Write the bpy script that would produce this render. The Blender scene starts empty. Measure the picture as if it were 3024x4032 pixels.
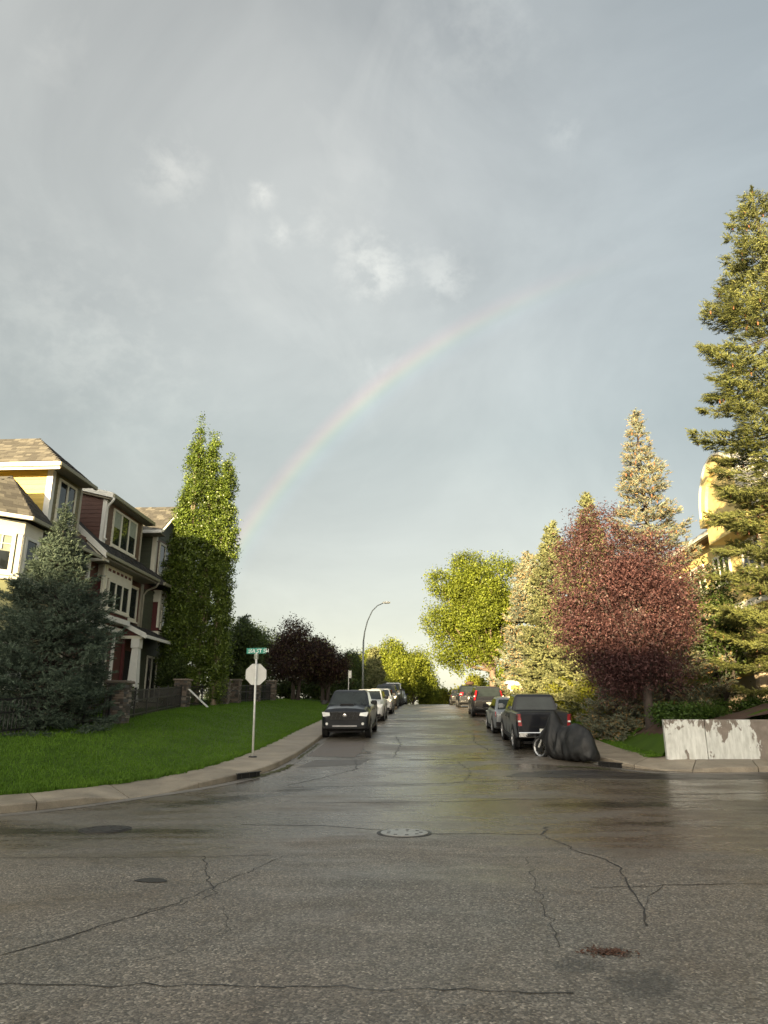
import bpy, math, random
import numpy as np
from mathutils import Matrix, Vector

# ------------------------------------------------------------------ camera, sky, sun, exposure
sc = bpy.context.scene
col = sc.collection
R = math.radians
PITCH, YAW = R(16.2), R(3.2)
SUN_AZ, SUN_EL = 19.0, 8.0            # light travels towards azimuth 19 deg (from +Y to +X), sun 8 deg high
cam_d = bpy.data.cameras.new('camera')
cam = bpy.data.objects.new('camera', cam_d); col.objects.link(cam)
cam.location = (0, 0, 1.6)
cam.rotation_euler = (R(90) + PITCH, 0, YAW)
cam_d.sensor_fit = 'VERTICAL'; cam_d.sensor_height = 36.0; cam_d.lens = 2795 / 4032 * 36
cam_d.clip_start = 0.05; cam_d.clip_end = 5000
sc.camera = cam
sc.view_settings.view_transform = 'Standard'
sc.view_settings.look = 'None'
sc.view_settings.gamma = 1.0
sc.view_settings.use_curve_mapping = False
sc.view_settings.exposure = 2.10

world = bpy.data.worlds.new('World'); sc.world = world; world.use_nodes = True


def build_world():
    nt = world.node_tree; N = nt.nodes; L = nt.links; N.clear()
    out = N.new('ShaderNodeOutputWorld'); bg = N.new('ShaderNodeBackground')
    sky = N.new('ShaderNodeTexSky'); sky.sky_type = 'NISHITA'; sky.sun_disc = False
    sky.sun_elevation = R(SUN_EL); sky.sun_rotation = R(180 + SUN_AZ)
    sky.altitude = 1000; sky.air_density = 1.0; sky.dust_density = 4.0; sky.ozone_density = 1.0
    tc = N.new('ShaderNodeTexCoord')
    nrm = N.new('ShaderNodeVectorMath'); nrm.operation = 'NORMALIZE'; L.new(tc.outputs['Generated'], nrm.inputs[0])
    D = nrm.outputs[0]
    sep = N.new('ShaderNodeSeparateXYZ'); L.new(D, sep.inputs[0])

    def m(op, a, b=None, c=None, clamp=False):
        n = N.new('ShaderNodeMath'); n.operation = op; n.use_clamp = clamp
        for i, v in enumerate((a, b, c)):
            if v is None: continue
            if isinstance(v, (int, float)): n.inputs[i].default_value = v
            else: L.new(v, n.inputs[i])
        return n.outputs[0]

    def ramp(fac, pts, interp='LINEAR'):
        r = N.new('ShaderNodeValToRGB'); r.color_ramp.interpolation = interp
        el = r.color_ramp.elements
        while len(el) < len(pts): el.new(0.5)
        for e, (p, c) in zip(el, pts):
            e.position = p; e.color = (*c, 1)
        L.new(fac, r.inputs[0]); return r.outputs[0]

    def mix(kind, fac, a, b):
        n = N.new('ShaderNodeMix'); n.data_type = 'RGBA'; n.blend_type = kind; n.clamp_result = False
        for s, v in ((n.inputs[0], fac), (n.inputs[6], a), (n.inputs[7], b)):
            if isinstance(v, (int, float)): s.default_value = v
            elif isinstance(v, tuple): s.default_value = (*v, 1)
            else: L.new(v, s)
        return n.outputs[2]

    def noise(scale, detail, rough, stretch=(1, 1, 1), dist=0.0, w=0.0):
        mp = N.new('ShaderNodeMapping'); mp.inputs['Scale'].default_value = stretch
        mp.inputs['Location'].default_value = (w, w * .7, w * .3)
        L.new(D, mp.inputs[0])
        n = N.new('ShaderNodeTexNoise'); n.inputs['Scale'].default_value = scale; n.inputs['Detail'].default_value = detail
        n.inputs['Roughness'].default_value = rough; n.inputs['Distortion'].default_value = dist
        L.new(mp.outputs[0], n.inputs['Vector']); return n.outputs[0]

    elev = sep.outputs[2]
    deck = ramp(m('MAXIMUM', elev, 0.0), [(0.0, (.76, .75, .58)), (.09, (.68, .69, .58)), (.2, (.53, .575, .545)), (.36, (.435, .485, .49)), (.56, (.41, .445, .45)), (.85, (.37, .40, .415))])
    # bluer, darker storm side towards the right of the street
    side = m('MULTIPLY', m('SUBTRACT', m('ADD', m('MULTIPLY', sep.outputs[0], .9), m('MULTIPLY', elev, .5)), .22), 1.6, clamp=True)
    big = ramp(noise(2.2, 6, .58, (1, 1, 1.4), .5, 1.3), [(.3, (.84, .85, .86)), (.7, (1.13, 1.13, 1.12))])
    streak = m('SUBTRACT', noise(3.4, 6, .6, (1.4, 1.0, 1.0), .8, 4.1), .56)
    wisp = m('MULTIPLY', m('MULTIPLY', streak, 3.2, clamp=True), m('MULTIPLY', m('SUBTRACT', elev, .12), 5.0, clamp=True))
    deck = mix('ADD', m('MULTIPLY', wisp, .30), deck, (1, .97, .90))
    # small torn cloud puffs
    puff = m('MULTIPLY', m('SUBTRACT', noise(7.5, 8, .62, (1, 1, 1.2), .5, 8.6), .63), 6.0, clamp=True)
    band = m('MULTIPLY', m('MULTIPLY', m('SUBTRACT', elev, .38), 9.0, clamp=True), m('MULTIPLY', m('SUBTRACT', .72, elev), 8.0, clamp=True))
    deck = mix('ADD', m('MULTIPLY', m('MULTIPLY', puff, band), .17), deck, (1, .97, .88))
    # torn puffs of cloud hanging in front of the sheet
    tear = noise(26, 9, .62, (1, 1, 1.3), .15, 3.3)
    for (px, py, pz, pr, st) in ((-.1972, .7428, .6398, .022, 1.0), (-.1788, .7772, .6032, .026, .7), (-.2993, .7032, .6449, .050, .75), (-.0695, .8082, .5848, .060, .85), (-.0488, .8231, .5659, .040, .8), (.0254, .8201, .5716, .048, .7), (.0437, .8298, .5563, .038, .6), (-.1367, .7772, .6142, .03, .5), (-.0492, .8858, .4615, .036, .5), (-.3424, .8434, .4141, .13, .26), (-.4103, .7874, .4601, .12, .22), (-.4788, .7454, .4638, .17, .34), (.1796, .7070, .6841, .03, .5), (.0769, .6305, .7723, .10, .4)):
        dv = N.new('ShaderNodeVectorMath'); dv.operation = 'DISTANCE'; L.new(D, dv.inputs[0]); dv.inputs[1].default_value = (px, py, pz)
        g_ = m('SUBTRACT', 1.0, m('DIVIDE', dv.outputs['Value'], pr * 1.25), clamp=True)
        f_ = m('MULTIPLY', g_, m('MULTIPLY', m('SUBTRACT', m('ADD', tear, m('MULTIPLY', g_, .22)), .55), 4.5, clamp=True))
        deck = mix('ADD', m('MULTIPLY', f_, .46 * st), deck, (1, .97, .88))
    # rainbow: 42 degrees round the antisolar point
    a, e = R(21.0), R(-8.0)
    dp = N.new('ShaderNodeVectorMath'); dp.operation = 'DOT_PRODUCT'
    L.new(D, dp.inputs[0]); dp.inputs[1].default_value = (math.sin(a) * math.cos(e), math.cos(a) * math.cos(e), math.sin(e))
    ang = m('MULTIPLY', m('ARCCOSINE', dp.outputs['Value']), 180 / math.pi)
    t = m('DIVIDE', m('SUBTRACT', ang, 39.7), 3.3, clamp=True)
    bow = ramp(t, [(0.0, (0, 0, 0)), (.20, (.05, .07, .12)), (.36, (.05, .15, .20)), (.48, (.10, .26, .10)), (.58, (.36, .32, .07)), (.67, (.46, .20, .08)), (.77, (.30, .06, .08)), (.92, (0, 0, 0))], 'B_SPLINE')
    left = m('SUBTRACT', 1.0, m('DIVIDE', m('ADD', sep.outputs[0], .28), .58), clamp=True)
    fade = m('POWER', left, 1.3)
    deck = mix('ADD', m('MULTIPLY', fade, 1.75), deck, bow)
    inner = m('MULTIPLY', m('SUBTRACT', 1.0, m('DIVIDE', m('SUBTRACT', ang, 24.0), 16.5), clamp=True), 1.0)
    inside = m('MULTIPLY', m('LESS_THAN', ang, 41.0), .02)
    deck = mix('ADD', inside, deck, (1, 1, .95))
    # thin grey overcast veils the clear sky: same brightness, less blue
    hs = N.new('ShaderNodeHueSaturation'); hs.inputs['Saturation'].default_value = .32; L.new(sky.outputs[0], hs.inputs['Color'])
    skyc = mix('MULTIPLY', 1.0, hs.outputs[0], (.118, .115, .107))
    fin = mix('ADD', 1.0, mix('MULTIPLY', 1.0, deck, (.185, .18, .175)), skyc)
    # thickness of the cloud sheet: heaviest a third of the way up, thin at the horizon
    # the rain cloud lies opposite the sun; the sky clears smoothly towards the sun's side
    cs = N.new('ShaderNodeVectorMath'); cs.operation = 'DOT_PRODUCT'; L.new(D, cs.inputs[0]); cs.inputs[1].default_value = (math.sin(R(SUN_AZ)), math.cos(R(SUN_AZ)), 0)
    clear = m('SUBTRACT', 1.0, m('DIVIDE', m('ADD', cs.outputs['Value'], .55), 1.05), clamp=True)
    fin = mix('MULTIPLY', m('SUBTRACT', 1.0, clear), fin, ramp(m('MAXIMUM', elev, 0.0), [(0, (.86, .86, .82)), (.1, (.70, .70, .675)), (.21, (.575, .585, .58)), (.37, (.65, .68, .68)), (.52, (.92, .935, .93)), (.7, (1.12, 1.12, 1.11)), (1, (1.15, 1.15, 1.15))]))
    fin = mix('MULTIPLY', 1.0, fin, (.54, .53, .515))
    fin = mix('MULTIPLY', 1.0, fin, big)
    fin = mix('MULTIPLY', clear, fin, (1.50, 1.46, 1.40))
    fin = mix('MULTIPLY', m('MULTIPLY', side, m('SUBTRACT', 1.0, clear)), fin, (.60, .68, .76))
    L.new(fin, bg.inputs[0]); bg.inputs[1].default_value = 1.0
    L.new(bg.outputs[0], out.inputs[0])


build_world()
sun_d = bpy.data.lights.new('sun', 'SUN'); sun = bpy.data.objects.new('sun', sun_d); col.objects.link(sun)
sun_d.energy = 5.0; sun_d.angle = R(0.6); sun_d.color = (1.0, .78, .45)
_a, _e = R(SUN_AZ), R(SUN_EL)
sun.rotation_euler = Vector((math.sin(_a) * math.cos(_e), math.cos(_a) * math.cos(_e), -math.sin(_e))).to_track_quat('-Z', 'Y').to_euler()
sun.location = (-30, -60, 40)

rng = np.random.default_rng(7)
random.seed(7)

# ------------------------------------------------------------------ ground profile along the street
_K = [(-3000, 0), (12, 0), (16, .06), (19, .18), (22, .38), (25.5, .60), (29.5, .86), (34, 1.13), (40, 1.48), (48, 1.91), (57, 2.32), (66, 2.66), (75, 2.93), (83, 3.08), (92, 3.04), (105, 2.7), (130, 1.4), (180, -2), (400, -12), (3000, -60)]
_ky = np.array([k[0] for k in _K], float); _kz = np.array([k[1] for k in _K], float)
_h = np.diff(_ky); _dl = np.diff(_kz) / _h; _d = np.zeros(len(_K))
for _i in range(1, len(_K) - 1):
    _d[_i] = 0 if _dl[_i - 1] * _dl[_i] <= 0 else 3 * (_h[_i - 1] + _h[_i]) / ((2 * _h[_i] + _h[_i - 1]) / _dl[_i - 1] + (_h[_i] + 2 * _h[_i - 1]) / _dl[_i])


def zs(y):
    y = np.asarray(y, float)
    i = np.clip(np.searchsorted(_ky, y) - 1, 0, len(_K) - 2); t = (y - _ky[i]) / _h[i]
    return _kz[i] * (1 + 2 * t) * (1 - t) ** 2 + _d[i] * _h[i] * t * (1 - t) ** 2 + _kz[i + 1] * t * t * (3 - 2 * t) + _d[i + 1] * _h[i] * t * t * (t - 1)


def sm(t):
    t = np.clip(t, 0, 1); return t * t * (3 - 2 * t)


# sidewalk polylines (world metres), measured along the left corner
GUT_L = np.array([(-46, 5.5), (-30, 6.4), (-20, 7.6), (-14, 9.0), (-10, 10.7), (-8.2, 11.9), (-7.28, 12.7), (-6.58, 13.74), (-5.9, 15.3), (-5.3, 16.4), (-4.66, 17.9), (-4.25, 19.1), (-4.05, 20.5), (-3.98, 22.5), (-4.02, 26.5), (-4.1, 30.2), (-4.1, 40), (-4.1, 60), (-4.1, 80), (-4.1, 110)])
BAK_L = np.array([(-46, 7.0), (-30, 7.9), (-20.8, 9.1), (-14.8, 10.6), (-11.0, 12.2), (-9.1, 13.25), (-8.1, 14.05), (-7.4, 15.0), (-6.75, 16.3), (-6.3, 17.4), (-5.95, 18.7), (-5.75, 19.8), (-5.58, 21.0), (-5.44, 22.6), (-5.40, 26.5), (-5.45, 30.2), (-5.45, 40), (-5.45, 60), (-5.45, 80), (-5.45, 110)])
GUT_R = np.array([(46, 25.5), (30, 23.3), (20, 21.9), (14, 21.0), (11, 20.5), (8.9, 20.18), (7.49, 19.9), (6.28, 19.78), (5.56, 20.05), (5.12, 20.6), (4.9, 21.6), (4.86, 24), (4.86, 30), (4.86, 40), (4.86, 60), (4.86, 80), (4.86, 110)])
BAK_R = np.array([(46, 27.0), (30, 24.8), (20, 23.2), (14, 22.3), (11, 21.75), (9.46, 21.4), (7.88, 21.2), (6.75, 21.3), (6.5, 21.6), (6.3, 22.2), (6.2, 23.0), (6.1, 25), (6.1, 30), (6.1, 40), (6.1, 60), (6.1, 80), (6.1, 110)])


def resample(A, B, step):
    mid = (A + B) / 2; s = np.concatenate([[0], np.cumsum(np.linalg.norm(np.diff(mid, axis=0), axis=1))])
    n = int(s[-1] / step); q = np.linspace(0, s[-1], n + 1)
    f = lambda P: np.stack([np.interp(q, s, P[:, 0]), np.interp(q, s, P[:, 1])], 1)
    # light smoothing keeps the corner round
    out = []
    for P in (A, B):
        w = f(P)
        for _ in range(6): w[1:-1] = .25 * w[:-2] + .5 * w[1:-1] + .25 * w[2:]
        out.append(w)
    return out


def lawn_z(x, y):
    """height of the left lawn"""
    x = np.asarray(x, float); y = np.asarray(y, float)
    bx = np.interp(y, BAK_L[:, 1], BAK_L[:, 0])
    d = np.maximum(bx - x, 0)
    return zs(y) + .15 + .85 * sm(d / 5.4) * np.interp(y, [8, 18, 24, 40, 60], [.55, .8, 1, .85, .6])


def yard_z(x, y):
    """height of the ground on the right, with the planted bank behind the low wall"""
    x = np.asarray(x, float); y = np.asarray(y, float)
    base = zs(y) + .13 + .45 * sm((x - 6.1) / 3.2)
    bank = 1.42 + .19 * np.maximum(x - 8.2, 0) * sm((x - 7.5) / 3)
    k = sm((x - 6.9) / .5) * sm((28.5 - y) / 4.0)
    return np.where(k > 0, np.maximum(base, base * (1 - k) + bank * k), base)


# ------------------------------------------------------------------ mesh helpers
class MB:
    def __init__(s): s.v = []; s.f = []

    def add(s, vs, fs):
        o = len(s.v); s.v += [tuple(map(float, p)) for p in vs]; s.f += [tuple(o + i for i in f) for f in fs]; return s

    def box(s, x0, x1, y0, y1, z0, z1):
        return s.add([(x0, y0, z0), (x1, y0, z0), (x1, y1, z0), (x0, y1, z0), (x0, y0, z1), (x1, y0, z1), (x1, y1, z1), (x0, y1, z1)],
                     [(3, 2, 1, 0), (4, 5, 6, 7), (0, 1, 5, 4), (1, 2, 6, 5), (2, 3, 7, 6), (3, 0, 4, 7)])

    def obox(s, c, ax, ay, az):
        c, ax, ay, az = map(np.array, (c, ax, ay, az)); vs = []
        for k in (-1, 1):
            for i, j in ((-1, -1), (1, -1), (1, 1), (-1, 1)): vs.append(c + ax * i * .5 + ay * j * .5 + az * k * .5)
        return s.add(vs, [(3, 2, 1, 0), (4, 5, 6, 7), (0, 1, 5, 4), (1, 2, 6, 5), (2, 3, 7, 6), (3, 0, 4, 7)])

    def bar(s, p, q, w, h, up=(0, 0, 1)):
        p, q = np.array(p, float), np.array(q, float); d = q - p; L = np.linalg.norm(d); d = d / L
        side = np.cross(d, np.array(up, float)); n = np.linalg.norm(side)
        side = np.array([1., 0, 0]) if n < 1e-6 else side / n
        u = np.cross(side, d)
        return s.obox((p + q) / 2, side * w, d * L, u * h)

    def prism(s, poly, d):
        """extrude polygon of 3-D points along d"""
        n = len(poly); P = [np.array(p, float) for p in poly]; d = np.array(d, float)
        vs = P + [p + d for p in P]
        return s.add(vs, [tuple(range(n))[::-1], tuple(range(n, 2 * n))] + [(i, (i + 1) % n, n + (i + 1) % n, n + i) for i in range(n)])

    def quad(s, a, b, c, d): return s.add([a, b, c, d], [(0, 1, 2, 3)])

    def tube(s, pts, rad, n=8, caps=True):
        pts = np.array(pts, float); m = len(pts); rad = np.broadcast_to(np.array(rad, float), (m,))
        vs = []; prev = None
        for i in range(m):
            t = pts[min(i + 1, m - 1)] - pts[max(i - 1, 0)]; t = t / (np.linalg.norm(t) + 1e-9)
            if prev is None:
                a = np.cross(t, (0, 0, 1.)) if abs(t[2]) < .9 else np.cross(t, (1., 0, 0))
            else: a = prev - t * (prev @ t)
            a = a / (np.linalg.norm(a) + 1e-9); prev = a; b = np.cross(t, a)
            for k in range(n):
                an = 2 * math.pi * k / n; vs.append(pts[i] + rad[i] * (a * math.cos(an) + b * math.sin(an)))
        fs = [(i * n + k, i * n + (k + 1) % n, (i + 1) * n + (k + 1) % n, (i + 1) * n + k) for i in range(m - 1) for k in range(n)]
        if caps: fs += [tuple(range(n))[::-1], tuple(range((m - 1) * n, m * n))]
        return s.add(vs, fs)

    def lathe_x(s, prof, c, n=20, caps=True):
        """profile of (x, r) turned round the X axis through c"""
        vs = []; m = len(prof)
        for x, r in prof:
            for k in range(n):
                a = 2 * math.pi * k / n; vs.append((c[0] + x, c[1] + r * math.cos(a), c[2] + r * math.sin(a)))
        fs = [(i * n + k, (i + 1) * n + k, (i + 1) * n + (k + 1) % n, i * n + (k + 1) % n) for i in range(m - 1) for k in range(n)]
        if caps: fs += [tuple(range(n)), tuple(range((m - 1) * n, m * n))[::-1]]
        return s.add(vs, fs)

    def loft(s, rings, closed=True, caps=True):
        n = len(rings[0]); vs = [p for r in rings for p in r]; m = len(rings)
        K = n if closed else n - 1
        fs = [(i * n + k, i * n + (k + 1) % n, (i + 1) * n + (k + 1) % n, (i + 1) * n + k) for i in range(m - 1) for k in range(K)]
        if caps: fs += [tuple(range(n))[::-1], tuple(range((m - 1) * n, m * n))]
        return s.add(vs, fs)

    def build(s, name, mat, parent=None, origin=(0, 0, 0), smooth=False, bevel=0):
        me = bpy.data.meshes.new(name)
        o3 = np.array(origin, float)
        me.from_pydata([tuple(np.array(p) - o3) for p in s.v], [], s.f); me.materials.append(mat)
        if smooth: me.polygons.foreach_set('use_smooth', [True] * len(me.polygons))
        me.validate(); me.update()
        ob = bpy.data.objects.new(name, me); col.objects.link(ob)
        if parent: ob.parent = parent
        if bevel:
            b = ob.modifiers.new('bevel', 'BEVEL'); b.width = bevel; b.segments = 2; b.limit_method = 'ANGLE'; b.angle_limit = R(35)
        if smooth and not bevel:
            pass
        return ob


def fast_mesh(name, V, k, mat, parent=None, origin=(0, 0, 0)):
    """V: (n, k, 3) separate polygons with k corners"""
    n = len(V); me = bpy.data.meshes.new(name)
    co = (V.reshape(-1, 3) - np.array(origin)).astype(np.float32)
    me.vertices.add(n * k); me.vertices.foreach_set('co', co.ravel())
    me.loops.add(n * k); me.loops.foreach_set('vertex_index', np.arange(n * k, dtype=np.int32))
    me.polygons.add(n); me.polygons.foreach_set('loop_start', np.arange(0, n * k, k, dtype=np.int32))
    try: me.polygons.foreach_set('loop_total', np.full(n, k, dtype=np.int32))
    except Exception: pass
    me.materials.append(mat); me.update(calc_edges=True)
    ob = bpy.data.objects.new(name, me); col.objects.link(ob)
    if parent: ob.parent = parent
    return ob


def grid_mesh(name, X, Y, Z, mat, parent=None, smooth=True):
    m, n = X.shape; me = bpy.data.meshes.new(name)
    vs = np.stack([X, Y, Z], -1).reshape(-1, 3)
    fs = [(i * n + j, i * n + j + 1, (i + 1) * n + j + 1, (i + 1) * n + j) for i in range(m - 1) for j in range(n - 1)]
    me.from_pydata(vs.tolist(), [], fs); me.materials.append(mat)
    if smooth: me.polygons.foreach_set('use_smooth', [True] * len(me.polygons))
    me.update(); ob = bpy.data.objects.new(name, me); col.objects.link(ob)
    if parent: ob.parent = parent
    return ob


def thing(name, label, cat, loc=(0, 0, 0), rz=0, group=None, rx=0):
    o = bpy.data.objects.new(name, None); col.objects.link(o); o.empty_display_size = .2
    o.location = loc; o.rotation_euler = (rx, 0, rz); o['label'] = label; o['category'] = cat
    if group: o['group'] = group
    return o


def tag(o, label, cat, group=None):
    o['label'] = label; o['category'] = cat
    if group: o['group'] = group
    return o


def structure(o): o['kind'] = 'structure'; return o


_unit = {}


def unit_mesh(mat):
    if mat.name not in _unit:
        ob = MB().box(-.5, .5, -.5, .5, -.5, .5).build('piece', mat); _unit[mat.name] = ob.data; bpy.data.objects.remove(ob)
    return _unit[mat.name]


def piece(name, mat, parent, origin, c, ax, ay, az):
    """a box piece sharing one mesh: centre c, edge vectors ax, ay, az"""
    ob = bpy.data.objects.new(name, unit_mesh(mat)); col.objects.link(ob); ob.parent = parent
    M = Matrix.Identity(4)
    for i in range(3):
        M[i][0], M[i][1], M[i][2] = float(ax[i]), float(ay[i]), float(az[i]); M[i][3] = float(c[i] - origin[i])
    ob.matrix_local = M
    return ob


# ------------------------------------------------------------------ materials
_mats = {}


class NT:
    def __init__(s, name):
        s.mat = bpy.data.materials.new(name); s.mat.use_nodes = True; s.t = s.mat.node_tree; s.N = s.t.nodes; s.L = s.t.links
        s.b = s.N['Principled BSDF']; s.out = s.N['Material Output']; s.tc = s.N.new('ShaderNodeTexCoord')

    def noise(s, scale, detail=4, rough=.55, vec='Object', stretch=None, dist=0):
        n = s.N.new('ShaderNodeTexNoise'); n.inputs['Scale'].default_value = scale; n.inputs['Detail'].default_value = detail
        n.inputs['Roughness'].default_value = rough; n.inputs['Distortion'].default_value = dist
        src = s.tc.outputs[vec] if isinstance(vec, str) else vec
        if stretch:
            mp = s.N.new('ShaderNodeMapping'); mp.inputs['Scale'].default_value = stretch; s.L.new(src, mp.inputs[0]); src = mp.outputs[0]
        s.L.new(src, n.inputs['Vector']); return n.outputs[0]

    def ramp(s, fac, pts, interp='LINEAR'):
        r = s.N.new('ShaderNodeValToRGB'); r.color_ramp.interpolation = interp; el = r.color_ramp.elements
        while len(el) < len(pts): el.new(.5)
        for e, (p, c) in zip(el, pts):
            e.position = p; e.color = (*c, 1) if isinstance(c, tuple) else (c, c, c, 1)
        s.L.new(fac, r.inputs[0]); return r.outputs[0]

    def mix(s, fac, a, b, kind='MIX'):
        n = s.N.new('ShaderNodeMix'); n.data_type = 'RGBA'; n.blend_type = kind
        for so, v in ((n.inputs[0], fac), (n.inputs[6], a), (n.inputs[7], b)):
            if isinstance(v, (int, float)): so.default_value = v
            elif isinstance(v, tuple): so.default_value = (*v, 1)
            else: s.L.new(v, so)
        return n.outputs[2]

    def math(s, op, a, b=0.0, clamp=False):
        n = s.N.new('ShaderNodeMath'); n.operation = op; n.use_clamp = clamp
        for i, v in enumerate((a, b)):
            if isinstance(v, (int, float)): n.inputs[i].default_value = v
            else: s.L.new(v, n.inputs[i])
        return n.outputs[0]

    def set(s, **k):
        for key, v in k.items():
            so = s.b.inputs[key.replace('_', ' ')]
            if isinstance(v, (int, float)): so.default_value = v
            elif isinstance(v, tuple): so.default_value = (*v, 1) if len(v) == 3 else v
            else: s.L.new(v, so)
        return s

    def bump(s, h, strength=.3, dist=.02):
        n = s.N.new('ShaderNodeBump'); n.inputs['Strength'].default_value = strength; n.inputs['Distance'].default_value = dist
        s.L.new(h, n.inputs['Height']); s.L.new(n.outputs[0], s.b.inputs['Normal']); return s


def simple(name, c, rough=.6, var=.12, scale=6, metallic=0, coat=0, spec=.5, bump=0):
    if name in _mats: return _mats[name]
    t = NT(name); n = t.noise(scale, 5)
    lo = tuple(max(0, x * (1 - var)) for x in c); hi = tuple(min(1, x * (1 + var)) for x in c)
    oi = t.N.new('ShaderNodeObjectInfo')
    cc = t.mix(t.math('MULTIPLY', oi.outputs['Random'], .0), t.ramp(n, [(.3, lo), (.7, hi)]), c)
    t.set(Base_Color=cc, Roughness=rough, Metallic=metallic, Coat_Weight=coat, Specular_IOR_Level=spec)
    t.b.inputs['Coat Roughness'].default_value = .05
    if bump: t.bump(t.noise(scale * 6, 4), bump, .01)
    _mats[name] = t.mat; return t.mat


def leafy(name, lo, hi, trans=.35, rough=.55, tip=None, clump=1.2, spec=.3):
    """leaf or needle material; every loose leaf takes its own tone"""
    t = NT(name); g = t.N.new('ShaderNodeNewGeometry')
    c = t.ramp(g.outputs['Random Per Island'], [(0, lo), (1, hi)])
    if tip: c = t.mix(t.ramp(g.outputs['Random Per Island'], [(.80, 0.0), (.86, 1.0)]), c, tip)
    nz = t.ramp(t.noise(clump, 4, .65, vec=t.N.new('ShaderNodeNewGeometry').outputs['Position']), [(.32, .58), (.68, 1.32)])
    c = t.mix(1.0, c, nz, 'MULTIPLY')
    t.set(Base_Color=c, Roughness=rough, Specular_IOR_Level=spec)
    tr = t.N.new('ShaderNodeBsdfTranslucent'); t.L.new(c, tr.inputs[0])
    ms = t.N.new('ShaderNodeMixShader'); ms.inputs[0].default_value = trans
    t.L.new(t.b.outputs[0], ms.inputs[1]); t.L.new(tr.outputs[0], ms.inputs[2]); t.L.new(ms.outputs[0], t.out.inputs[0])
    return t.mat


def mat_asphalt():
    t = NT('wet_asphalt'); P = 'Object'
    grain = t.noise(55, 3, .7); speck = t.noise(120, 2, .6); broad = t.noise(.35, 5, .6, stretch=(.7, 1.6, 1), dist=.6); mid = t.noise(1.9, 6, .62, stretch=(.45, 1.3, 1))
    v = t.N.new('ShaderNodeTexVoronoi'); v.inputs['Scale'].default_value = 62; t.L.new(t.tc.outputs[P], v.inputs['Vector'])
    stone = t.ramp(v.outputs['Color'], [(0, .050), (.45, .135), (.75, .245), (.93, .42), (1, .70)])
    stone = t.mix(1.0, stone, (1.0, .90, .76), 'MULTIPLY')
    sep = t.N.new('ShaderNodeSeparateXYZ'); t.L.new(t.tc.outputs[P], sep.inputs[0])
    wob = t.noise(2.2, 5, .65, dist=.4)

    def spot(x, y, rx, ry, rot=0.0):
        mp = t.N.new('ShaderNodeMapping'); mp.vector_type = 'TEXTURE'; mp.inputs['Location'].default_value = (x, y, 0); mp.inputs['Rotation'].default_value = (0, 0, rot); mp.inputs['Scale'].default_value = (rx, ry, 1000)
        t.L.new(t.tc.outputs[P], mp.inputs[0]); ln = t.N.new('ShaderNodeVectorMath'); ln.operation = 'LENGTH'; t.L.new(mp.outputs[0], ln.inputs[0])
        return t.ramp(t.math('ADD', ln.outputs['Value'], t.math('MULTIPLY', t.math('SUBTRACT', wob, .5), 1.5)), [(.55, 1.0), (1.0, 0.0)])
    # water lies in the dip across the mouth of the side street
    dip = t.ramp(t.math('DIVIDE', sep.outputs[1], 40.0), [(.17, 0.0), (.28, .16), (.45, .20), (.7, .15), (1, .14)])
    wet = t.ramp(t.math('ADD', t.math('ADD', t.math('MULTIPLY', broad, .65), t.math('MULTIPLY', mid, .35)), dip), [(.50, 0.0), (.72, 1.0)])
    pud = spot(1.02, 5.5, .30, .22)
    for q in (spot(1.35, 5.2, .26, .36), spot(-4.0, 15.0, 1.9, .5, .9), spot(-2.8, 16.7, 1.3, .28, .5), spot(-5.4, 11.1, 2.6, .35, .05), spot(3.4, 14.6, 1.6, .5, .1), spot(4.4, 12.4, 1.8, .4, .1)): pud = t.math('MAXIMUM', pud, q)
    c = t.mix(1.0, stone, t.ramp(grain, [(.3, .66), (.7, 1.28)]), 'MULTIPLY')
    c = t.mix(1.0, c, t.ramp(mid, [(.3, .80), (.7, 1.16)]), 'MULTIPLY')
    c = t.mix(1.0, c, t.ramp(t.noise(.22, 4, .6), [(.35, (1.06, .98, .90)), (.65, (.95, .99, 1.0))]), 'MULTIPLY')
    lane = t.math('ABSOLUTE', t.math('SINE', t.math('MULTIPLY', t.math('ADD', sep.outputs[0], t.math('MULTIPLY', t.math('SUBTRACT', t.noise(.5, 3), .5), 1.2)), 1.75)))
    c = t.mix(t.ramp(t.math('DIVIDE', sep.outputs[1], 40.0), [(.30, 0.0), (.50, 1.0)]), c, t.mix(1.0, c, t.ramp(lane, [(.1, 1.18), (.8, .88)]), 'MULTIPLY'))
    dirt = t.ramp(t.noise(.9, 7, .7, dist=1.2), [(.50, 0.0), (.66, 1.0)])
    c = t.mix(t.math('MULTIPLY', dirt, .55), c, t.mix(1.0, c, (.70, .62, .54), 'MULTIPLY'))
    c = t.mix(wet, c, t.mix(1.0, c, (.74, .70, .66), 'MULTIPLY'))
    c = t.mix(pud, c, t.mix(1.0, c, (.52, .54, .56), 'MULTIPLY'))
    t.set(Base_Color=c, Roughness=t.math('SUBTRACT', t.ramp(wet, [(0, .60), (1, .22)]), t.math('MULTIPLY', pud, .10)), Specular_IOR_Level=.62)
    h = t.math('ADD', t.math('MULTIPLY', v.outputs['Distance'], -.7), t.math('MULTIPLY', grain, .6))
    b = t.N.new('ShaderNodeBump'); b.inputs['Distance'].default_value = .012
    t.L.new(t.math('MULTIPLY', t.ramp(wet, [(0, .65), (1, .24)]), t.ramp(t.math('DIVIDE', sep.outputs[1], 40.0), [(.22, 1.0), (.55, .30)])), b.inputs['Strength']); t.L.new(h, b.inputs['Height']); t.L.new(b.outputs[0], t.b.inputs['Normal'])
    return t.mat


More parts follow.
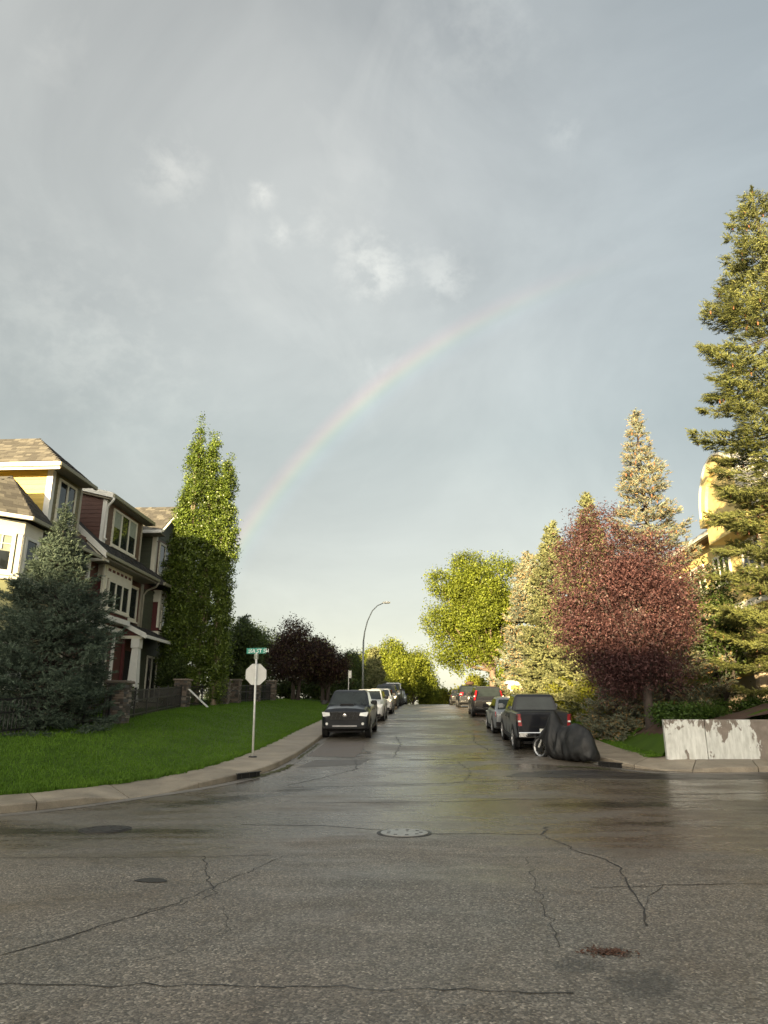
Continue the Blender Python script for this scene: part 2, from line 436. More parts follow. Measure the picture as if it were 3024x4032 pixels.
def mat_patch(name, c, rough, bump=.3):
    t = NT(name); g = t.noise(60, 3, .7); m2 = t.noise(2.4, 5, .6, stretch=(.5, 1.4, 1))
    cc = t.mix(1.0, t.ramp(g, [(.3, tuple(x * .6 for x in c)), (.7, tuple(x * 1.5 for x in c))]), t.ramp(m2, [(.3, .75), (.7, 1.2)]), 'MULTIPLY')
    t.set(Base_Color=cc, Roughness=t.ramp(m2, [(.3, rough), (.7, min(1, rough + .25))])); t.bump(g, bump, .008); return t.mat


def mat_concrete(name, c, rough=.75):
    t = NT(name); oi = t.N.new('ShaderNodeObjectInfo'); n = t.noise(1.7, 6, .65); f = t.noise(45, 3, .7); st = t.noise(.8, 6, .7, dist=1)
    cc = t.ramp(n, [(.3, tuple(x * .78 for x in c)), (.7, tuple(x * 1.15 for x in c))])
    cc = t.mix(1.0, cc, t.ramp(oi.outputs['Random'], [(0, .86), (1, 1.1)]), 'MULTIPLY')
    cc = t.mix(1.0, cc, t.ramp(f, [(.3, .8), (.7, 1.15)]), 'MULTIPLY')
    cc = t.mix(1.0, cc, t.ramp(st, [(.42, 1.0), (.62, .72)]), 'MULTIPLY')
    t.set(Base_Color=cc, Roughness=t.ramp(n, [(.3, rough - .2), (.7, rough)])); t.bump(f, .25, .006); return t.mat


def mat_peeling():
    t = NT('peeling_white_paint'); P = t.tc.outputs['Object']
    sep = t.N.new('ShaderNodeSeparateXYZ'); t.L.new(P, sep.inputs[0])
    n1 = t.noise(2.6, 7, .62, stretch=(1.1, 1, .65), dist=.8); n2 = t.noise(9, 5, .6, stretch=(1.6, 1, .7))
    zt = t.ramp(sep.outputs[2], [(.05, 0.0), (.13, 0.0), (.55, .0), (.9, .055), (1.12, .12)])
    low = t.ramp(sep.outputs[2], [(.06, .4), (.16, 0.0)])
    right = t.ramp(t.math('MULTIPLY', t.math('SUBTRACT', sep.outputs[0], 2.4), 1.6, clamp=True), [(0, 0.0), (1, .55)])
    s = t.math('ADD', t.math('ADD', t.math('MULTIPLY', n1, .75), t.math('MULTIPLY', n2, .25)), t.math('ADD', zt, t.math('ADD', low, right)))
    peel = t.ramp(s, [(.60, 0.0), (.625, 1.0)])
    stain = t.ramp(t.noise(5, 5, .65, stretch=(2.2, 1, .5)), [(.35, (.50, .50, .46)), (.65, (.70, .70, .66))])
    conc = t.ramp(t.noise(4, 6, .7), [(.3, (.16, .13, .11)), (.7, (.27, .23, .19))])
    t.set(Base_Color=t.mix(peel, stain, conc), Roughness=t.ramp(peel, [(0, .5), (1, .85)]))
    inv = t.math('SUBTRACT', 1.0, peel); t.bump(t.math('ADD', inv, t.math('MULTIPLY', n2, .4)), .5, .008); return t.mat


def mat_shingle(name, a, b, c):
    t = NT(name); oi = t.N.new('ShaderNodeObjectInfo'); n = t.noise(40, 3, .7, vec='Object'); n2 = t.noise(4, 3)
    cc = t.ramp(oi.outputs['Random'], [(0, a), (.45, b), (.8, c), (1, tuple(x * 1.25 for x in c))], 'CONSTANT')
    cc = t.mix(1.0, cc, t.ramp(n, [(.3, .75), (.7, 1.2)]), 'MULTIPLY')
    t.set(Base_Color=cc, Roughness=.9); t.bump(n, .3, .004); return t.mat


def mat_stone():
    t = NT('ledge_stone'); oi = t.N.new('ShaderNodeObjectInfo'); n = t.noise(3, 6, .7)
    cc = t.ramp(oi.outputs['Random'], [(0, (.07, .06, .05)), (.25, (.13, .10, .08)), (.5, (.10, .095, .09)), (.7, (.20, .155, .12)), (.9, (.26, .22, .18))], 'CONSTANT')
    cc = t.mix(1.0, cc, t.ramp(n, [(.3, .7), (.7, 1.25)]), 'MULTIPLY'); t.set(Base_Color=cc, Roughness=.85); t.bump(n, .6, .02); return t.mat


def mat_siding(name, c):
    t = NT(name); oi = t.N.new('ShaderNodeObjectInfo'); n = t.noise(3, 5, .6, vec=t.N.new('ShaderNodeNewGeometry').outputs['Position'], stretch=(.5, .5, 6))
    cc = t.mix(1.0, t.ramp(n, [(.3, tuple(x * .88 for x in c)), (.7, tuple(x * 1.1 for x in c))]), t.ramp(oi.outputs['Random'], [(0, .93), (1, 1.05)]), 'MULTIPLY')
    t.set(Base_Color=cc, Roughness=.6); t.bump(n, .15, .004); return t.mat


def mat_bark(name, c):
    t = NT(name); n = t.noise(6, 6, .7, stretch=(3, 3, .6)); t.set(Base_Color=t.ramp(n, [(.3, tuple(x * .55 for x in c)), (.7, tuple(x * 1.3 for x in c))]), Roughness=.9); t.bump(n, .8, .03); return t.mat


def mat_grass(name, a, b):
    t = NT(name); n = t.noise(.9, 5, .6); f = t.noise(14, 4, .7); g = t.N.new('ShaderNodeNewGeometry')
    c = t.mix(f, a, b); c = t.mix(1.0, c, t.ramp(n, [(.3, (.76, .78, .85)), (.5, 1.0), (.7, (1.20, 1.15, 1.1))]), 'MULTIPLY')
    c = t.mix(1.0, c, t.ramp(g.outputs['Random Per Island'], [(0, .75), (1, 1.3)]), 'MULTIPLY')
    t.set(Base_Color=c, Roughness=.6, Specular_IOR_Level=.2); return t.mat


def mat_paint(name, c, flake=.0, rough=.32):
    t = NT(name); n = t.noise(3, 4)
    t.set(Base_Color=t.ramp(n, [(.3, tuple(x * .92 for x in c)), (.7, tuple(x * 1.05 for x in c))]), Roughness=rough, Metallic=flake, Coat_Weight=.35, Specular_IOR_Level=.3)
    t.b.inputs['Coat Roughness'].default_value = .04; return t.mat


def mat_glass(name, c=(.012, .014, .015), rough=.03):
    t = NT(name); n = t.noise(1.3, 3); t.set(Base_Color=t.ramp(n, [(.35, c), (.7, tuple(x * 2.2 for x in c))]), Roughness=rough, Specular_IOR_Level=.5, IOR=1.5); t.bump(t.noise(1.7, 3), .06, .05); return t.mat


def mat_cover():
    t = NT('rain_cover_fabric'); n = t.noise(5, 5, .6, dist=.6); f = t.noise(60, 2)
    t.set(Base_Color=t.ramp(n, [(.3, (.006, .0063, .0066)), (.7, (.017, .0172, .0175))]), Roughness=t.ramp(f, [(.3, .42), (.7, .6)]), Specular_IOR_Level=.45); t.bump(t.noise(7, 5, .6, stretch=(1.4, 1.4, .5), dist=.8), .5, .03); return t.mat


ASPHALT = mat_asphalt()
M = dict(
    tar=mat_patch('sealed_crack', (.020, .018, .016), .45, .1), dark_patch=mat_patch('dark_wet_patch', (.040, .036, .033), .26, .3),
    pale_patch=mat_patch('worn_pale_lane', (.105, .10, .092), .5), puddle=mat_patch('shallow_puddle', (.030, .033, .036), .10, .05),
    rust=mat_patch('rusty_leaf_litter', (.085, .038, .022), .7, .5), moss=mat_patch('gutter_moss', (.055, .058, .016), .9, .6),
    walk=mat_concrete('sidewalk_concrete', (.34, .285, .215), .72), gutter=mat_concrete('gutter_concrete', (.21, .19, .165), .7),
    iron=simple('cast_iron', (.34, .33, .31), .42, .25, 20, .5), iron_dark=simple('cast_iron_dark', (.045, .043, .042), .5, .25, 20, .4),
    black_metal=simple('black_fence_metal', (.012, .012, .013), .45, .2, 9), dark_void=simple('drain_shadow', (.008, .007, .006), .9),
    galv=simple('galvanised_steel', (.60, .60, .57), .5, .10, 14, .25), alu=simple('sign_back_aluminium', (.56, .56, .53), .5, .07, 5, .25), sign_green=simple('street_sign_green', (.0, .20, .14), .45, .1), sign_white=simple('sign_lettering_white', (.75, .8, .76), .5, .05), sign_clip=simple('sign_bracket', (.20, .23, .17), .6, .15),
    peel=mat_peeling(), soil=mat_patch('bark_mulch', (.075, .042, .028), .9, .8), lawn=mat_grass('lawn_turf', (.036, .076, .006), (.066, .120, .010)), blade=mat_grass('grass_blades', (.050, .112, .007), (.085, .160, .014)),
    terrain=mat_grass('far_ground', (.03, .05, .012), (.05, .07, .02)),
    stone=mat_stone(), cap=mat_concrete('pillar_cap_stone', (.21, .17, .135), .8),
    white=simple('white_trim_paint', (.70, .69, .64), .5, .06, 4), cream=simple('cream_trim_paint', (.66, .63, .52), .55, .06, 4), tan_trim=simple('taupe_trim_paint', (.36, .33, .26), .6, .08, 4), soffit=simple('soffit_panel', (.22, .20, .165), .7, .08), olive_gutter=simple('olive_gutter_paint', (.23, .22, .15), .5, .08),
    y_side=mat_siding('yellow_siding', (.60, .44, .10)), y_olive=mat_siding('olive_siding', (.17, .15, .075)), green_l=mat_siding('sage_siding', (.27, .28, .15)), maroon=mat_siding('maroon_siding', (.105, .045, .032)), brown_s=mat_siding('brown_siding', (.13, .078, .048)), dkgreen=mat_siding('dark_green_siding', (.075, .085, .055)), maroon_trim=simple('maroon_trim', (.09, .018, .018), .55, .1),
    glass=mat_glass('window_glass'), curtain=simple('window_blind', (.30, .33, .27), .8, .1), reveal=simple('house_interior_dark', (.012, .011, .010), .8),
    sh_brown=mat_shingle('brown_shingle', (.062, .057, .048), (.090, .083, .069), (.13, .12, .098)), sh_dark=mat_shingle('charcoal_and_shade_shingle', (.022, .021, .021), (.032, .030, .029), (.045, .042, .04)), sh_red=mat_shingle('russet_shingle', (.13, .07, .035), (.20, .115, .055), (.27, .17, .085)),
    stucco=simple('yellow_stucco', (.74, .58, .24), .8, .08, 3, bump=.15), stucco_w=simple('white_stucco', (.72, .69, .60), .75, .06, 3), stucco_t=simple('tan_stucco', (.46, .38, .28), .8, .08, 3),
    bark=mat_bark('tree_bark', (.16, .115, .08)), bark_dark=mat_bark('dark_bark', (.055, .042, .035)), bark_pale=mat_bark('pale_bark', (.26, .20, .14)), cone=simple('spruce_cones', (.20, .085, .035), .8, .3, 12),
    brick=mat_siding('brown_brick', (.22, .12, .08)),
    rubber=simple('tyre_rubber', (.012, .012, .012), .75, .2, 20), rim=simple('alloy_rim', (.50, .50, .50), .3, .1, 8, .8), rim_dark=simple('dark_rim', (.045, .045, .045), .4, .1, 8, .6), chrome=simple('chrome', (.72, .72, .72), .14, .05, 5, 1.0), plastic=simple('black_trim_plastic', (.014, .014, .015), .55, .15, 9, spec=.22), lens=simple('headlight_lens', (.80, .80, .77), .16, .1, 9, .1, 1), tail=simple('tail_light_red', (.26, .010, .014), .2, .2, 9, 0, 1), plate=simple('licence_plate', (.62, .62, .56), .5, .05), car_glass=mat_glass('car_glass', (.014, .018, .017), .02), skid=simple('silver_skid_plate', (.34, .34, .35), .4, .15, 9, .6), cover=mat_cover(),
    lamp=simple('lamp_head_shell', (.62, .60, .52), .4, .06), lamp_pole=simple('lamp_pole_steel', (.20, .215, .205), .5, .1, 9, .4), yellow=simple('yellow_panel', (.78, .60, .05), .5, .06), boxw=simple('white_box_plastic', (.78, .74, .64), .5, .06), grey_item=simple('grey_fittings', (.22, .17, .15), .6, .2),
)

# ------------------------------------------------------------------ ground, streets, pavements
Xg = np.array([-1500, -600, -200, -80, -40, -20, 0, 20, 40, 80, 200, 600, 1500.]); Yg = np.concatenate([[-1500, -500, -150, -60, -20, 0], np.arange(8, 120, 4), [130, 150, 180, 230, 300, 400, 700, 1500]])
GX, GY = np.meshgrid(Xg, Yg)
structure(grid_mesh('terrain', GX, GY, zs(GY) - .30, M['terrain']))
Xr = np.array([-70, -40, -20, -12, -8, -6, -4.6, -2, 0, 2, 4, 5.4, 8, 12, 20, 40, 70.]); Yr = np.concatenate([[-60, -30, -15, -8, -4, 0, 4, 8, 10], np.arange(12, 27.1, .75)])
GX, GY = np.meshgrid(Xr, Yr)
road = structure(grid_mesh('road', GX, GY, zs(GY), ASPHALT))
GX, GY = np.meshgrid(np.array([-4.6, -2, 0, 2, 3.6, 5.4]), np.concatenate([np.arange(27, 120, 1.5), [125, 135, 150, 180]]))
structure(grid_mesh('street', GX, GY, zs(GY), ASPHALT))


def sheet(name, poly, mat, parent, dz, smooth_n=0):
    """flat painted or patched sheet laid dz above the asphalt; poly in metres"""
    m = MB(); m.add([(x, y, float(zs(y)) + dz) for x, y in poly], [tuple(range(len(poly)))]); return m.build(name, mat, parent)


def strip(name, pts, w, mat, parent, dz, jitter=.015):
    """thin ribbon following a wandering line"""
    P = [np.array(pts[0], float)]
    for a, b in zip(pts[:-1], pts[1:]):
        a, b = np.array(a, float), np.array(b, float); n = max(2, int(np.linalg.norm(b - a) / .12))
        for i in range(1, n + 1): P.append(a + (b - a) * i / n + (rng.normal(0, jitter, 2) if i < n else 0))
    P = np.array(P); T = np.gradient(P, axis=0); T /= np.linalg.norm(T, axis=1)[:, None] + 1e-9; Nn = np.stack([-T[:, 1], T[:, 0]], 1)
    W = w * (.45 + .9 * rng.random(len(P)))[:, None]; A, B = P + Nn * W / 2, P - Nn * W / 2; m = MB()
    vs = [(*a, float(zs(a[1])) + dz) for a in A] + [(*b, float(zs(b[1])) + dz) for b in B]; n = len(P)
    m.add(vs, [(i, n + i, n + i + 1, i + 1) for i in range(n - 1)]); return m.build(name, mat, parent)


def blob(cx, cy, rx, ry, n=26, rot=0, rough=.25):
    ph = rng.random(4) * 6.28; out = []
    for k in range(n):
        a = 2 * math.pi * k / n; r = 1 + rough * (.5 * math.sin(2 * a + ph[0]) + .3 * math.sin(3 * a + ph[1]) + .3 * math.sin(5 * a + ph[2]))
        x, y = rx * r * math.cos(a), ry * r * math.sin(a); out.append((cx + x * math.cos(rot) - y * math.sin(rot), cy + x * math.sin(rot) + y * math.cos(rot)))
    return out


for pts, w in [
    ([(-4.9, 4.98), (-2.5, 4.95), (-.8, 5.02), (.87, 5.0)], .035), ([(-3.0, 5.49), (-2.45, 6.55), (-2.0, 7.4), (-2.35, 8.2), (-2.69, 9.24)], .016), ([(-3.0, 5.49), (-2.3, 6.9), (-2.05, 7.9), (-1.75, 9.3)], .016),
    ([(-5.6, 9.0), (-3.6, 9.1), (-1.9, 9.35)], .014), ([(-2.9, 11.9), (-1.6, 11.85), (-.72, 11.5), (-.62, 11.3)], .026), ([(.05, 11.15), (.8, 11.2), (1.62, 11.15)], .026), ([(1.62, 11.15), (1.8, 11.6), (1.85, 11.9)], .028),
    ([(1.62, 11.15), (1.8, 10.4), (1.85, 9.9), (2.1, 9.3), (2.15, 8.8), (2.0, 8.0), (1.9, 7.2), (1.75, 6.5)], .024), ([(1.62, 7.85), (2.5, 8.0), (3.6, 8.12), (6, 8.4)], .026), ([(2.35, 8.0), (2.05, 7.5), (1.95, 7.2)], .014),
    ([(1.2, 9.4), (1.05, 7.6), (.98, 6.4), (.95, 5.9)], .012), ([(-3.2, 17.0), (-.6, 17.6), (2.6, 18.6)], .018), ([(-2.4, 14.6), (.4, 14.9), (3.0, 15.6)], .018), ([(-.5, 22.4), (1.6, 22.8), (3.3, 22.4)], .025),
    ([(-3.6, 23.5), (-1.4, 22.4)], .02), ([(-2.1, 22.4), (-1.9, 20.4), (-2.6, 18.8), (-3.2, 17.4)], .018), ([(-3.7, 26), (-2.2, 25.6), (-1.8, 24)], .018), ([(-1.2, 30), (-.9, 27), (-1.0, 23)], .012), ([(1.6, 34), (2.0, 31), (1.8, 28), (2.1, 25)], .012), ([(-1.7, 33), (2.4, 33.4)], .02), ([(-1.6, 40), (2.5, 40.3)], .025), ([(-1, 52), (2.5, 52)], .03), ([(-4, 36), (-.8, 37)], .015), ([(-1.8, 6.9), (-1.55, 6.2), (-1.75, 5.7), (-2.1, 5.3)], .012), ([(.9, 22), (1.2, 20), (.9, 18.2)], .012), ([(5.2, 16.2), (9, 16.9)], .02)]:
    strip('crack', pts, w * (.38 + .17 * max(0, np.mean([p[1] for p in pts]) - 6) ** .8), M['tar'], road, .004, .022)
sheet('asphalt_patch', [(1.95, 19.1), (3.2, 19.0), (4.6, 18.9), (6.2, 18.75), (8.5, 18.9), (12, 19.4), (30, 21.5), (30, 23), (12, 20.55), (8.9, 20.1), (7.5, 19.8), (6.3, 19.65), (5.5, 19.85), (4.6, 20.4), (3.4, 20.3), (2.4, 19.9)], M['dark_patch'], road, .004)


M['old_patch'] = mat_patch('old_asphalt_patch', (.13, .108, .092), .5, .5); M['new_patch'] = mat_patch('newer_asphalt_patch', (.105, .096, .086), .45, .5)
sheet('asphalt_patch', [(-3.7, 23.2), (-2.2, 23.0), (-2.1, 24.6), (-2.25, 27.8), (-3.7, 27.9)], M['old_patch'], road, .004)
sheet('asphalt_patch', [(-3.6, 20.6), (-1.9, 21.3), (-1.7, 22.5), (-3.3, 22.3)], M['new_patch'], road, .004)
sheet('pothole', blob(-2.83, 7.9, .16, .11, 16), M['tar'], road, .006)






def litter():
    n = 260; p = np.stack([1.27 + rng.normal(0, .085, n), 5.8 + rng.normal(0, .045, n) , np.full(n, .008)], 1); a = rng.random(n) * 6.28; L_ = (.008 + .014 * rng.random(n))[:, None]
    u = np.stack([np.cos(a), np.sin(a), .25 * rng.normal(0, 1, n)], 1); v_ = np.stack([-np.sin(a), np.cos(a), .25 * rng.normal(0, 1, n)], 1)
    o = fast_mesh('leaf_litter', np.stack([p - u * L_, p - v_ * L_ * .5, p + u * L_, p + v_ * L_ * .5], 1), 4, M['rust']); o['kind'] = 'stuff'; tag(o, 'rusty brown leaf litter lying on the near asphalt', 'litter')


litter()


def manhole(loc, r, label, mats):
    t = thing('manhole', label, 'manhole', loc, 0, 'manholes in the street'); z = .006; m = MB()
    m.tube([(0, 0, -.05), (0, 0, z)], [r, r], 32).build('rim', mats[1], t)
    m = MB(); m.tube([(0, 0, -.05), (0, 0, z + .008)], [r * .86, r * .86], 32); m.build('cover', mats[0], t)
    for k in range(9):
        a = k * .698; m = MB(); m.obox((r * .6 * math.cos(a), r * .6 * math.sin(a), z + .01), (.05, 0, 0), (0, .022, 0), (0, 0, .006)); m.build('rib', mats[1], t)
    m = MB(); m.tube([(r * .1, r * .3, z), (r * .1, r * .3, z + .011)], [.02, .02], 8); m.build('pick_hole', M['dark_void'], t)


manhole((-.33, 11.17, 0), .40, 'pale round manhole cover in the middle of the intersection', (M['iron'], M['tar']))
manhole((-4.82, 11.3, 0), .38, 'dark round manhole cover near the corner by the lawn', (M['iron_dark'], M['tar']))


def pavement(name, A, B, step, hfun, group_name):
    A, B = resample(A, B, step / 2); par = structure(MB().add([(A[0][0], A[0][1], -.4), (B[0][0], B[0][1], -.4), (B[1][0], B[1][1], -.4)], [(0, 1, 2)]).build(name, M['walk']))
    for i in range(0, len(A) - 2, 2):
        m = MB(); top = []; bot = []
        for j in (i, i + 1, i + 2):
            a, b = A[j].copy(), B[j].copy()
            if j == i: a += (A[j + 1] - A[j]) * .022 / (np.linalg.norm(A[j + 1] - A[j]) + 1e-6); b += (B[j + 1] - B[j]) * .022 / (np.linalg.norm(B[j + 1] - B[j]) + 1e-6)
            h = hfun(A[j]); u = (b - a) / np.linalg.norm(b - a)
            za, zb = float(zs(a[1])), float(zs(b[1]))
            a2 = a + u * .03
            sec = [(a[0], a[1], za - .25), (a[0], a[1], za + h - .025), (a2[0], a2[1], za + h), ((a + u * .30)[0], (a + u * .30)[1], za + h + .008 if h > .1 else za + h + .03), (b[0], b[1], zb + .165), (b[0], b[1], zb - .25)]
            top.append(sec)
        m.loft(top); m.build('paving_slab', M['walk'], par)
    return par


def hL(a):
    # dropped kerb at the corner ramp
    d = math.hypot(a[0] + 5.75, a[1] - 15.6); return .02 + .125 * float(sm((d - .9) / .8))


def hR(a):
    d = math.hypot(a[0] - 6.0, a[1] - 19.8); return .03 + .11 * float(sm((d - .7) / .8))


pavement('sidewalk_left', GUT_L, BAK_L, 1.9, hL, 0)
pavement('sidewalk_right', GUT_R, BAK_R, 1.7, hR, 0)
for nm, P, sgn in (('gutter_left', GUT_L, 1), ('gutter_right', GUT_R, -1)):
    a, _ = resample(P, P, .5); T = np.gradient(a, axis=0); T /= np.linalg.norm(T, axis=1)[:, None]; Nn = np.stack([T[:, 1], -T[:, 0]], 1) * sgn
    b = a + Nn * .26; n = len(a); m = MB(); m.add([(x, y, float(zs(y)) + .007) for x, y in a] + [(x, y, float(zs(y)) + .005) for x, y in b], [(i, n + i, n + i + 1, i + 1) if sgn > 0 else (i, i + 1, n + i + 1, n + i) for i in range(n - 1)]); structure(m.build(nm, M['gutter']))
strip('gutter_moss', [(-4.35, 18.6), (-3.95, 20), (-3.8, 21.2)], .2, M['moss'], road, .012, .03)
strip('gutter_moss', [(-3.85, 22.4), (-3.87, 24.5), (-3.9, 27)], .10, M['moss'], road, .012, .03)
strip('gutter_moss', [(3.6, 21.0), (4.4, 20.9), (4.9, 20.5)], .16, M['moss'], road, .012, .03)


def storm_drain(c, d, label):
    c = np.array(c, float); d = np.array(d, float); d /= np.linalg.norm(d); n = np.array([d[1], -d[0], 0.]); d3 = np.array([d[0], d[1], 0.]); up = np.array([0, 0, 1.])
    t = thing('storm_drain', label, 'drain', tuple(c), 0, 'kerb drains')
    m = MB(); m.obox(n * .012 + up * .075, d3 * .92, n * .03, up * .115); m.build('opening', M['dark_void'], t)
    m = MB(); m.obox(n * .02 + up * .143, d3 * 1.0, n * .05, up * .022); m.build('lintel', M['iron_dark'], t)
    for k in (-.31, 0, .31):
        m = MB(); m.obox(n * .032 + d3 * k + up * .07, d3 * .02, n * .012, up * .11); m.build('bar', M['iron_dark'], t)


storm_drain((-4.42, 18.55, float(zs(18.55)) + .0), (.38, .92), 'dark storm drain slot in the kerb before the street sign')
storm_drain((5.02, 20.85, float(zs(20.85)) + .0), (.45, -.9), 'dark storm drain slot in the kerb behind the covered motorcycle')

# lawns
Yl = np.concatenate([np.arange(8.6, 30, .8), np.arange(30, 112, 2.5)]); U = np.concatenate([np.linspace(0, 6, 13), [8, 10, 14, 20, 30, 45]])
bx = np.interp(Yl, BAK_L[:, 1], BAK_L[:, 0])
a2, b2 = resample(GUT_L, BAK_L, .6)
bx = np.interp(Yl, b2[:, 1], b2[:, 0])
GX = bx[:, None] - U[None, :] + .02; GY = np.repeat(Yl[:, None], len(U), 1)
structure(grid_mesh('lawn_left', GX, GY, lawn_z(GX, GY) + .0, M['lawn']))
ar, br = resample(GUT_R, BAK_R, .6)
Yl = np.concatenate([np.arange(21.9, 30, .5), np.arange(30, 112, 2.5)]); bxr = np.where(Yl < 23, 6.25, 6.1)
U = np.concatenate([np.linspace(0, 6, 13), [8, 10, 14, 20, 30, 45]])
GX = bxr[:, None] + U[None, :]; GY = np.repeat(Yl[:, None], len(U), 1)
structure(grid_mesh('lawn_right', GX, GY, yard_z(GX, GY), M['lawn']))


def blades(name, n, sampler, mat, h0, h1, label, cat='grass'):
    p = sampler(n); n = len(p); a = rng.random(n) * 6.28; h = h0 + (h1 - h0) * rng.random(n); w = .006 + .006 * rng.random(n) + h * .06
    d = np.stack([np.cos(a), np.sin(a), 0 * a], 1); lean = np.stack([np.cos(a * 3.1), np.sin(a * 3.1), 0 * a], 1) * (h * .5 * rng.random(n))[:, None]
    V = np.stack([p - d * w[:, None], p + d * w[:, None], p + lean + np.stack([0 * h, 0 * h, h], 1)], 1)
    o = fast_mesh(name, V, 3, mat); o['kind'] = 'stuff'; tag(o, label, cat); return o


def samp_left(n):
    y = 14 + (60 - 14) * rng.random(n) ** 1.7; bx = np.interp(y, b2[:, 1], b2[:, 0]); x = bx - 10.0 * rng.random(n) ** 1.1 + .03
    z = lawn_z(x, y); return np.stack([x, y, z - .005], 1)


def samp_edge(n):
    y = 12 + 40 * rng.random(n) ** 1.5; bx = np.interp(y, b2[:, 1], b2[:, 0]); x = bx + rng.normal(.0, .05, n) + .04 * np.sin(y * 7)
    return np.stack([x, y, zs(y) + .155], 1)


def samp_right(n):
    y = 22 + 24 * rng.random(n) ** 1.4; x = np.where(y < 23, 6.3, 6.12) + 4 * rng.random(n); keep = ~((x > 7.0) & (y < 26))
    x, y = x[keep], y[keep]; return np.stack([x, y, yard_z(x, y) - .005], 1)


blades('grass_left', 230000, samp_left, M['blade'], .03, .075, 'short mown green grass on the sloping corner lawn')
blades('grass_edge', 26000, samp_edge, M['blade'], .04, .11, 'ragged grass fringe leaning over the left sidewalk edge')
blades('grass_right', 60000, samp_right, M['blade'], .03, .08, 'short green grass beside the right hand sidewalk')
m = MB()
xs_ = np.linspace(6.95, 22, 26); ys_ = np.linspace(21.62, 26.2, 12); GX, GY = np.meshgrid(xs_, ys_)
GY = GY + np.interp(GX, [6.9, 9.4, 11, 14, 22], [-.02, 0.1, .32, .85, 2.2])
GZ = yard_z(GX, GY) + .03 + rng.normal(0, .03, GX.shape)
bed = structure(grid_mesh('planting_bed', GX, GY, GZ, M['soil']))

# ------------------------------------------------------------------ low peeling wall on the right
w0 = (6.78, 21.5, float(zs(21.5)) + .0)
wall = thing('retaining_wall', 'low concrete retaining wall with peeling white paint at the right corner', 'wall', w0)
WT = 1.56
for (xa, ya, xb, yb) in ((6.78, 21.52, 7.86, 21.40), (7.885, 21.40, 9.9, 21.62), (9.925, 21.62, 14, 22.42), (14.03, 22.42, 22, 23.75)):
    m = MB(); d = np.array([xb - xa, yb - ya, 0.]); L_ = np.linalg.norm(d); d /= L_; n = np.array([-d[1], d[0], 0.]) * .22
    pr = [np.array([xa, ya, 0.]), np.array([xb, yb, 0.]), np.array([xb, yb, 0.]) + n, np.array([xa, ya, 0.]) + n]
    bot = [(*p[:2], float(zs(p[1])) - .1) for p in pr]; top = [(*p[:2], WT + (0.006 if i > 1 else 0)) for i, p in enumerate(pr)]
    k = 10; rings = []
    m.loft([bot, [tuple(np.array(b) * .5 + np.array(t) * .5) for b, t in zip(bot, top)], top]); m.build('panel', M['peel'], wall, w0, bevel=.015)

# ------------------------------------------------------------------ houses
UP = np.array([0, 0, 1.])


def window(house, og, p, u, n, w, h, cols=2, frame='white', fw=.07, grid=0, blind=None, trim=.0):
    """p: lower corner on the wall face, u: along the wall, n: outward"""
    p, u, n = (np.array(a, float) for a in (p, u, n)); m = MB(); o = p + n * .03
    for a, b in ((0, w), ):
        m.obox(o + u * w / 2 + UP * fw / 2, u * w, n * .08, UP * fw); m.obox(o + u * w / 2 + UP * (h - fw / 2), u * w, n * .08, UP * fw)
        m.obox(o + u * fw / 2 + UP * h / 2, u * fw, n * .076, UP * (h - 2 * fw)); m.obox(o + u * (w - fw / 2) + UP * h / 2, u * fw, n * .076, UP * (h - 2 * fw))
    cw = (w - fw) / cols
    for k in range(1, cols): m.obox(o + u * (fw / 2 + cw * k) + UP * h / 2, u * fw, n * .072, UP * (h - 2 * fw))
    f = m.build('window', M[frame], house, og)
    for k in range(cols):
        a = fw + cw * k if k == 0 else fw / 2 + cw * k + fw / 2
        a = fw / 2 + cw * k + fw / 2; b = fw / 2 + cw * (k + 1) - fw / 2
        q = MB(); q.obox(p + n * .02 + u * (a + b) / 2 + UP * h / 2, u * (b - a), n * .02, UP * (h - 2 * fw)); q.build('pane', M['glass'], f, og)
        if blind and k in blind:
            q = MB(); q.obox(p + n * .034 + u * (a + b) / 2 + UP * (h * .75), u * (b - a) * .96, n * .006, UP * (h * .5 - fw)); q.build('blind', M['curtain'], f, og)
        if grid:
            q = MB(); q.obox(p + n * .045 + u * (a + b) / 2 + UP * h * .72, u * (b - a), n * .03, UP * .03); q.obox(p + n * .045 + u * (a + b) / 2 + UP * (h * .75), u * .03, n * .028, UP * (h * .5 - 2 * fw)); q.build('glazing_bar', M[frame], f, og)
    q = MB(); q.obox(p + n * .06 + u * w / 2 - UP * .045, u * (w + .12), n * .14, UP * .07); q.build('sill', M[frame], f, og)
    return f


def siding(wall, og, p, u, n, w, z0, z1, mat, ex=.2, top=None):
    """lap siding, one board object per course; top(t) can cut the length"""
    p, u, n = (np.array(a, float) for a in (p, u, n)); z = z0; k = 0
    while z < z1 - .03:
        e = min(ex, z1 - z); a, b = (0, w) if top is None else top(z + e * .5)
        if b - a > .05:
            c = p + u * (a + b) / 2 + n * .02; c = np.array([c[0], c[1], z + e / 2])
            tilt = (UP * (e + .012) - n * .034)
            piece('siding_board', M[mat], wall, og, c, u * (b - a), n * .014, tilt)
        z += ex; k += 1


